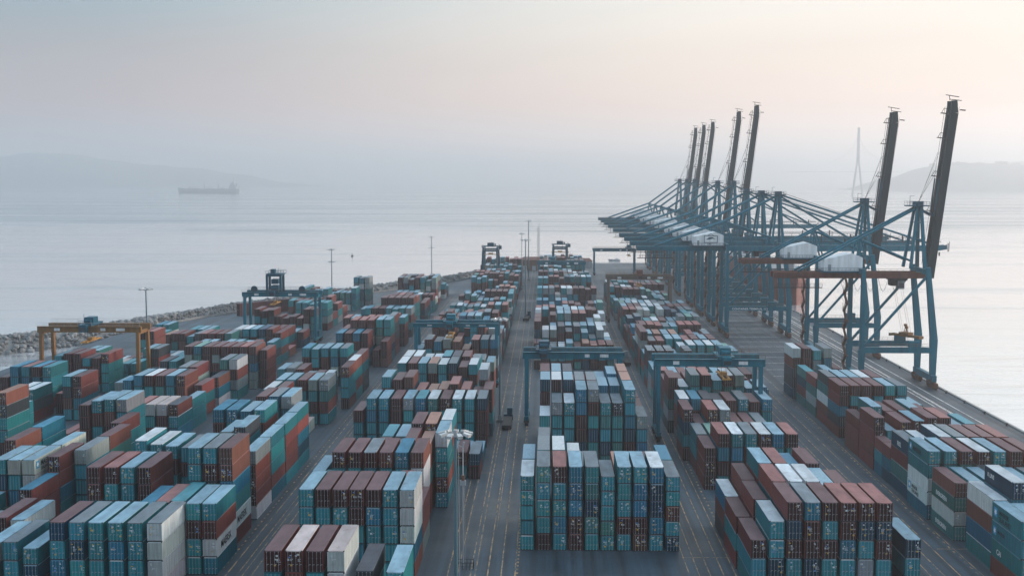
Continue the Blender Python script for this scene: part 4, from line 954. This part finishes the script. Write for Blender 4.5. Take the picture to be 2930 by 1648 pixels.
# low parapet wall along the shore road
pw = MB()
for a, b_ in zip([(-184,552),(-172,588),(-158,612),(-122,690),(-92,742),(-63,798),(-40,862)][:-1], [(-172,588),(-158,612),(-122,690),(-92,742),(-63,798),(-40,862)]):
    pw.beam((a[0]+1,a[1],.5),(b_[0]+1,b_[1],.5),.5,1.0)
tag(pw.build('parapet_wall', M_CONC), 'low concrete parapet wall between the shore road and the rocks', 'wall')

# ------------------------------------------------------------------ ships and far shore
def hull(L, Bm, d, sheer=2.0, bow=.16, stern=.06):
    """x along the ship (bow at +x), deck at z=d"""
    st = []; N = 26
    for i in range(N+1):
        t = i/N; w = min(1.0, (t/stern)**.5 if t < stern else 1.0) * .5 + .5 if t < stern else 1.0
        if t > 1-bow: w = max(.02, 1-((t-(1-bow))/bow)**1.7)
        st.append((t*L, w*Bm/2, d + sheer*max(0,(t-.8)/.2)**1.5))
    b = MB(); P = []
    for x, w, dk in st: P += [(x+ (dk-0)*.0,-w*.86,-1.5),(x,-w,dk*.45),(x+(3 if x > L*.9 else 0),-w,dk),(x+(3 if x > L*.9 else 0),w,dk),(x,w,dk*.45),(x,w*.86,-1.5)]
    Fq = []
    for i in range(N):
        for k in range(5): Fq.append((6*i+k,6*i+6+k,6*i+7+k,6*i+k+1))
    Fq += [(0,1,2,3,4,5), tuple(6*N+k for k in (5,4,3,2,1,0))]
    return b.add(P, Fq)
M_HULLG = plain('grey_green_hull_paint', (.13,.16,.18), .5, 0, .4, .05); M_HULLR = plain('red_hull_paint', (.13,.028,.026), .5, 0, .5, .1)
# anchored cargo ship, bow towards the west
r = empty('cargo_ship', (-1516,5878,SEA), R(180)); tag(r, 'dim hazy cargo ship with deck cranes anchored far out on the water', 'cargo ship')
hull(304,44,24,7,.10,.05).build('hull', M_HULLG, r)
MB().box(14,-18,24,48,18,34).box(16,-16,34,46,16,44).box(22,-20,44,40,20,52).box(26,-8,52,36,8,57).tube((30,0,57),(29,0,78),.9,6).tube((44,0,52),(44,0,62),.7,6).box(10,-7,34,18,7,50).build('superstructure', M_GREY, r)
for x in (108,176,250):
    MB().tube((x,0,24),(x-(3 if x == 108 else 0),0,46 if x < 240 else 36),1.8,8).tube((x,0,30),(x-40,0,33),.9,6).build('deck_crane', M_HULLG, r)
for x in (70,130,196,225): MB().box(x,-15,24,x+26,15,27).build('hatch_cover', M_GREY, r)
# moored red ship behind the cranes
r = empty('moored_ship', (144.6,880,SEA), R(-90)); tag(r, 'red-hulled ship moored at the quay behind the crane legs', 'ship')
hull(190,25,17.5,3,.14,.05).build('hull', M_HULLR, r); MB().box(12,-11,17.5,30,11,29).box(14,-13,29,26,13,32).build('superstructure', M_WHITE, r)
MB().box(168,-2,18,172,2,25).tube((180,0,18),(180,0,27),.3,6).build('foremast', M_GREY, r)
for k in range(8): MB().box(36+k*16,-11.5,17.52,49+k*16,11.5,19.2).build('hatch_cover', M_GREY, r)
# small launch beyond the yard end
r = empty('motor_launch', (66,1060,SEA), R(180)); tag(r, 'small pale motor launch on the water beyond the far gantry', 'boat'); hull(8.5,2.8,1.4,.4,.3,.1).build('hull', M_GREY, r); MB().box(1.8,-1,1.4,4.4,1,2.8).build('cabin', M_WHITE, r)
r = empty('channel_buoy', (-183,1120,SEA)); tag(r, 'tiny dark buoy on the pale water beyond the breakwater', 'buoy'); MB().tube((0,0,-.3),(0,0,.9),1.1,12).build('float', M_CAST, r); MB().tube((0,0,.9),(0,0,3.2),.35,8,r2=.1).build('topmark', M_CAST, r)

# cable-stayed bridge
r = empty('cable_stayed_bridge', (1340,5200,SEA)); tag(r, 'faint cable-stayed bridge pylon shaped like a letter A in the haze', 'bridge')
MB().beam((-20,0,0),(-2,0,150),6,9,6,9).beam((24,0,0),(4,0,150),6,9,6,9).beam((1,0,148),(1,0,292),12,10,8,9).build('pylon', M_PALE, r)
MB().beam((-300,-20,103),(180,12,103),26,1.2).build('deck', M_PALE, r)
for k in range(1,9):
    for s_ in (-1,1): MB().tube((1,0,282-k*11),(1+s_*(24+k*24),s_*3,105),.16,5).build('stay_cable', M_PALE, r)
# hills
def hill(name, x0, x1, y0, y1, hts, seed):
    q = random.Random(seed); nx, ny = 60, 14; P = []
    ph = [q.uniform(0,6) for _ in range(6)]
    for j in range(ny+1):
        for i in range(nx+1):
            u, v = i/nx, j/ny; k = u*(len(hts)-1); a = int(min(k,len(hts)-2)); t = k-a; t = t*t*(3-2*t); hh = hts[a]*(1-t)+hts[a+1]*t
            hh += 5*math.sin(u*31+ph[0])+3*math.sin(u*67+ph[1]+v*9)+2.0*math.sin(u*140+ph[2])
            P.append((x0+(x1-x0)*u, y0+(y1-y0)*v, SEA-.8+max(0,hh)*math.sin(math.pi*min(1,v*1.0))**.8))
    Fq = [(j*(nx+1)+i,j*(nx+1)+i+1,(j+1)*(nx+1)+i+1,(j+1)*(nx+1)+i) for j in range(ny) for i in range(nx)]
    o = MB().add(P, Fq).build(name, M_HILL)
    for p in o.data.polygons: p.use_smooth = True
    tag(o, kind='structure')
hill('far_hill', -6600, -2200, 10600, 12600, [170,260,240,285,330,305,250,200,180,110,40,0], 1)
hill('near_hill', 1980, 4600, 7000, 8400, [0,80,160,168,170,160,158,150,142,130,120,150], 2)
hill('distant_hill', 3050, 5800, 10000, 12000, [0,120,205,235,250,270,280], 3)
q = random.Random(9)
for k, (x, w, h_) in enumerate(((2560,84,20),(2700,60,16),(2830,70,24),(2940,40,14),(2420,36,11))):
    r = empty('apartment_block', (x,7620,134)); tag(r, ['widest hazy block of flats on the hill crest','lower hazy block of flats beside the widest one on the hill','tallest hazy block of flats on the hill crest','narrow hazy block of flats at the outer end of the hill crest','smallest hazy block of flats alone on the hill crest'][k], 'building')
    MB().box(0,0,0,w,30,h_+20).build('wall', M_CONC, r); MB().box(w*.3,8,h_+20.01,w*.5,20,h_+24).build('roof_house', M_CONC, r)
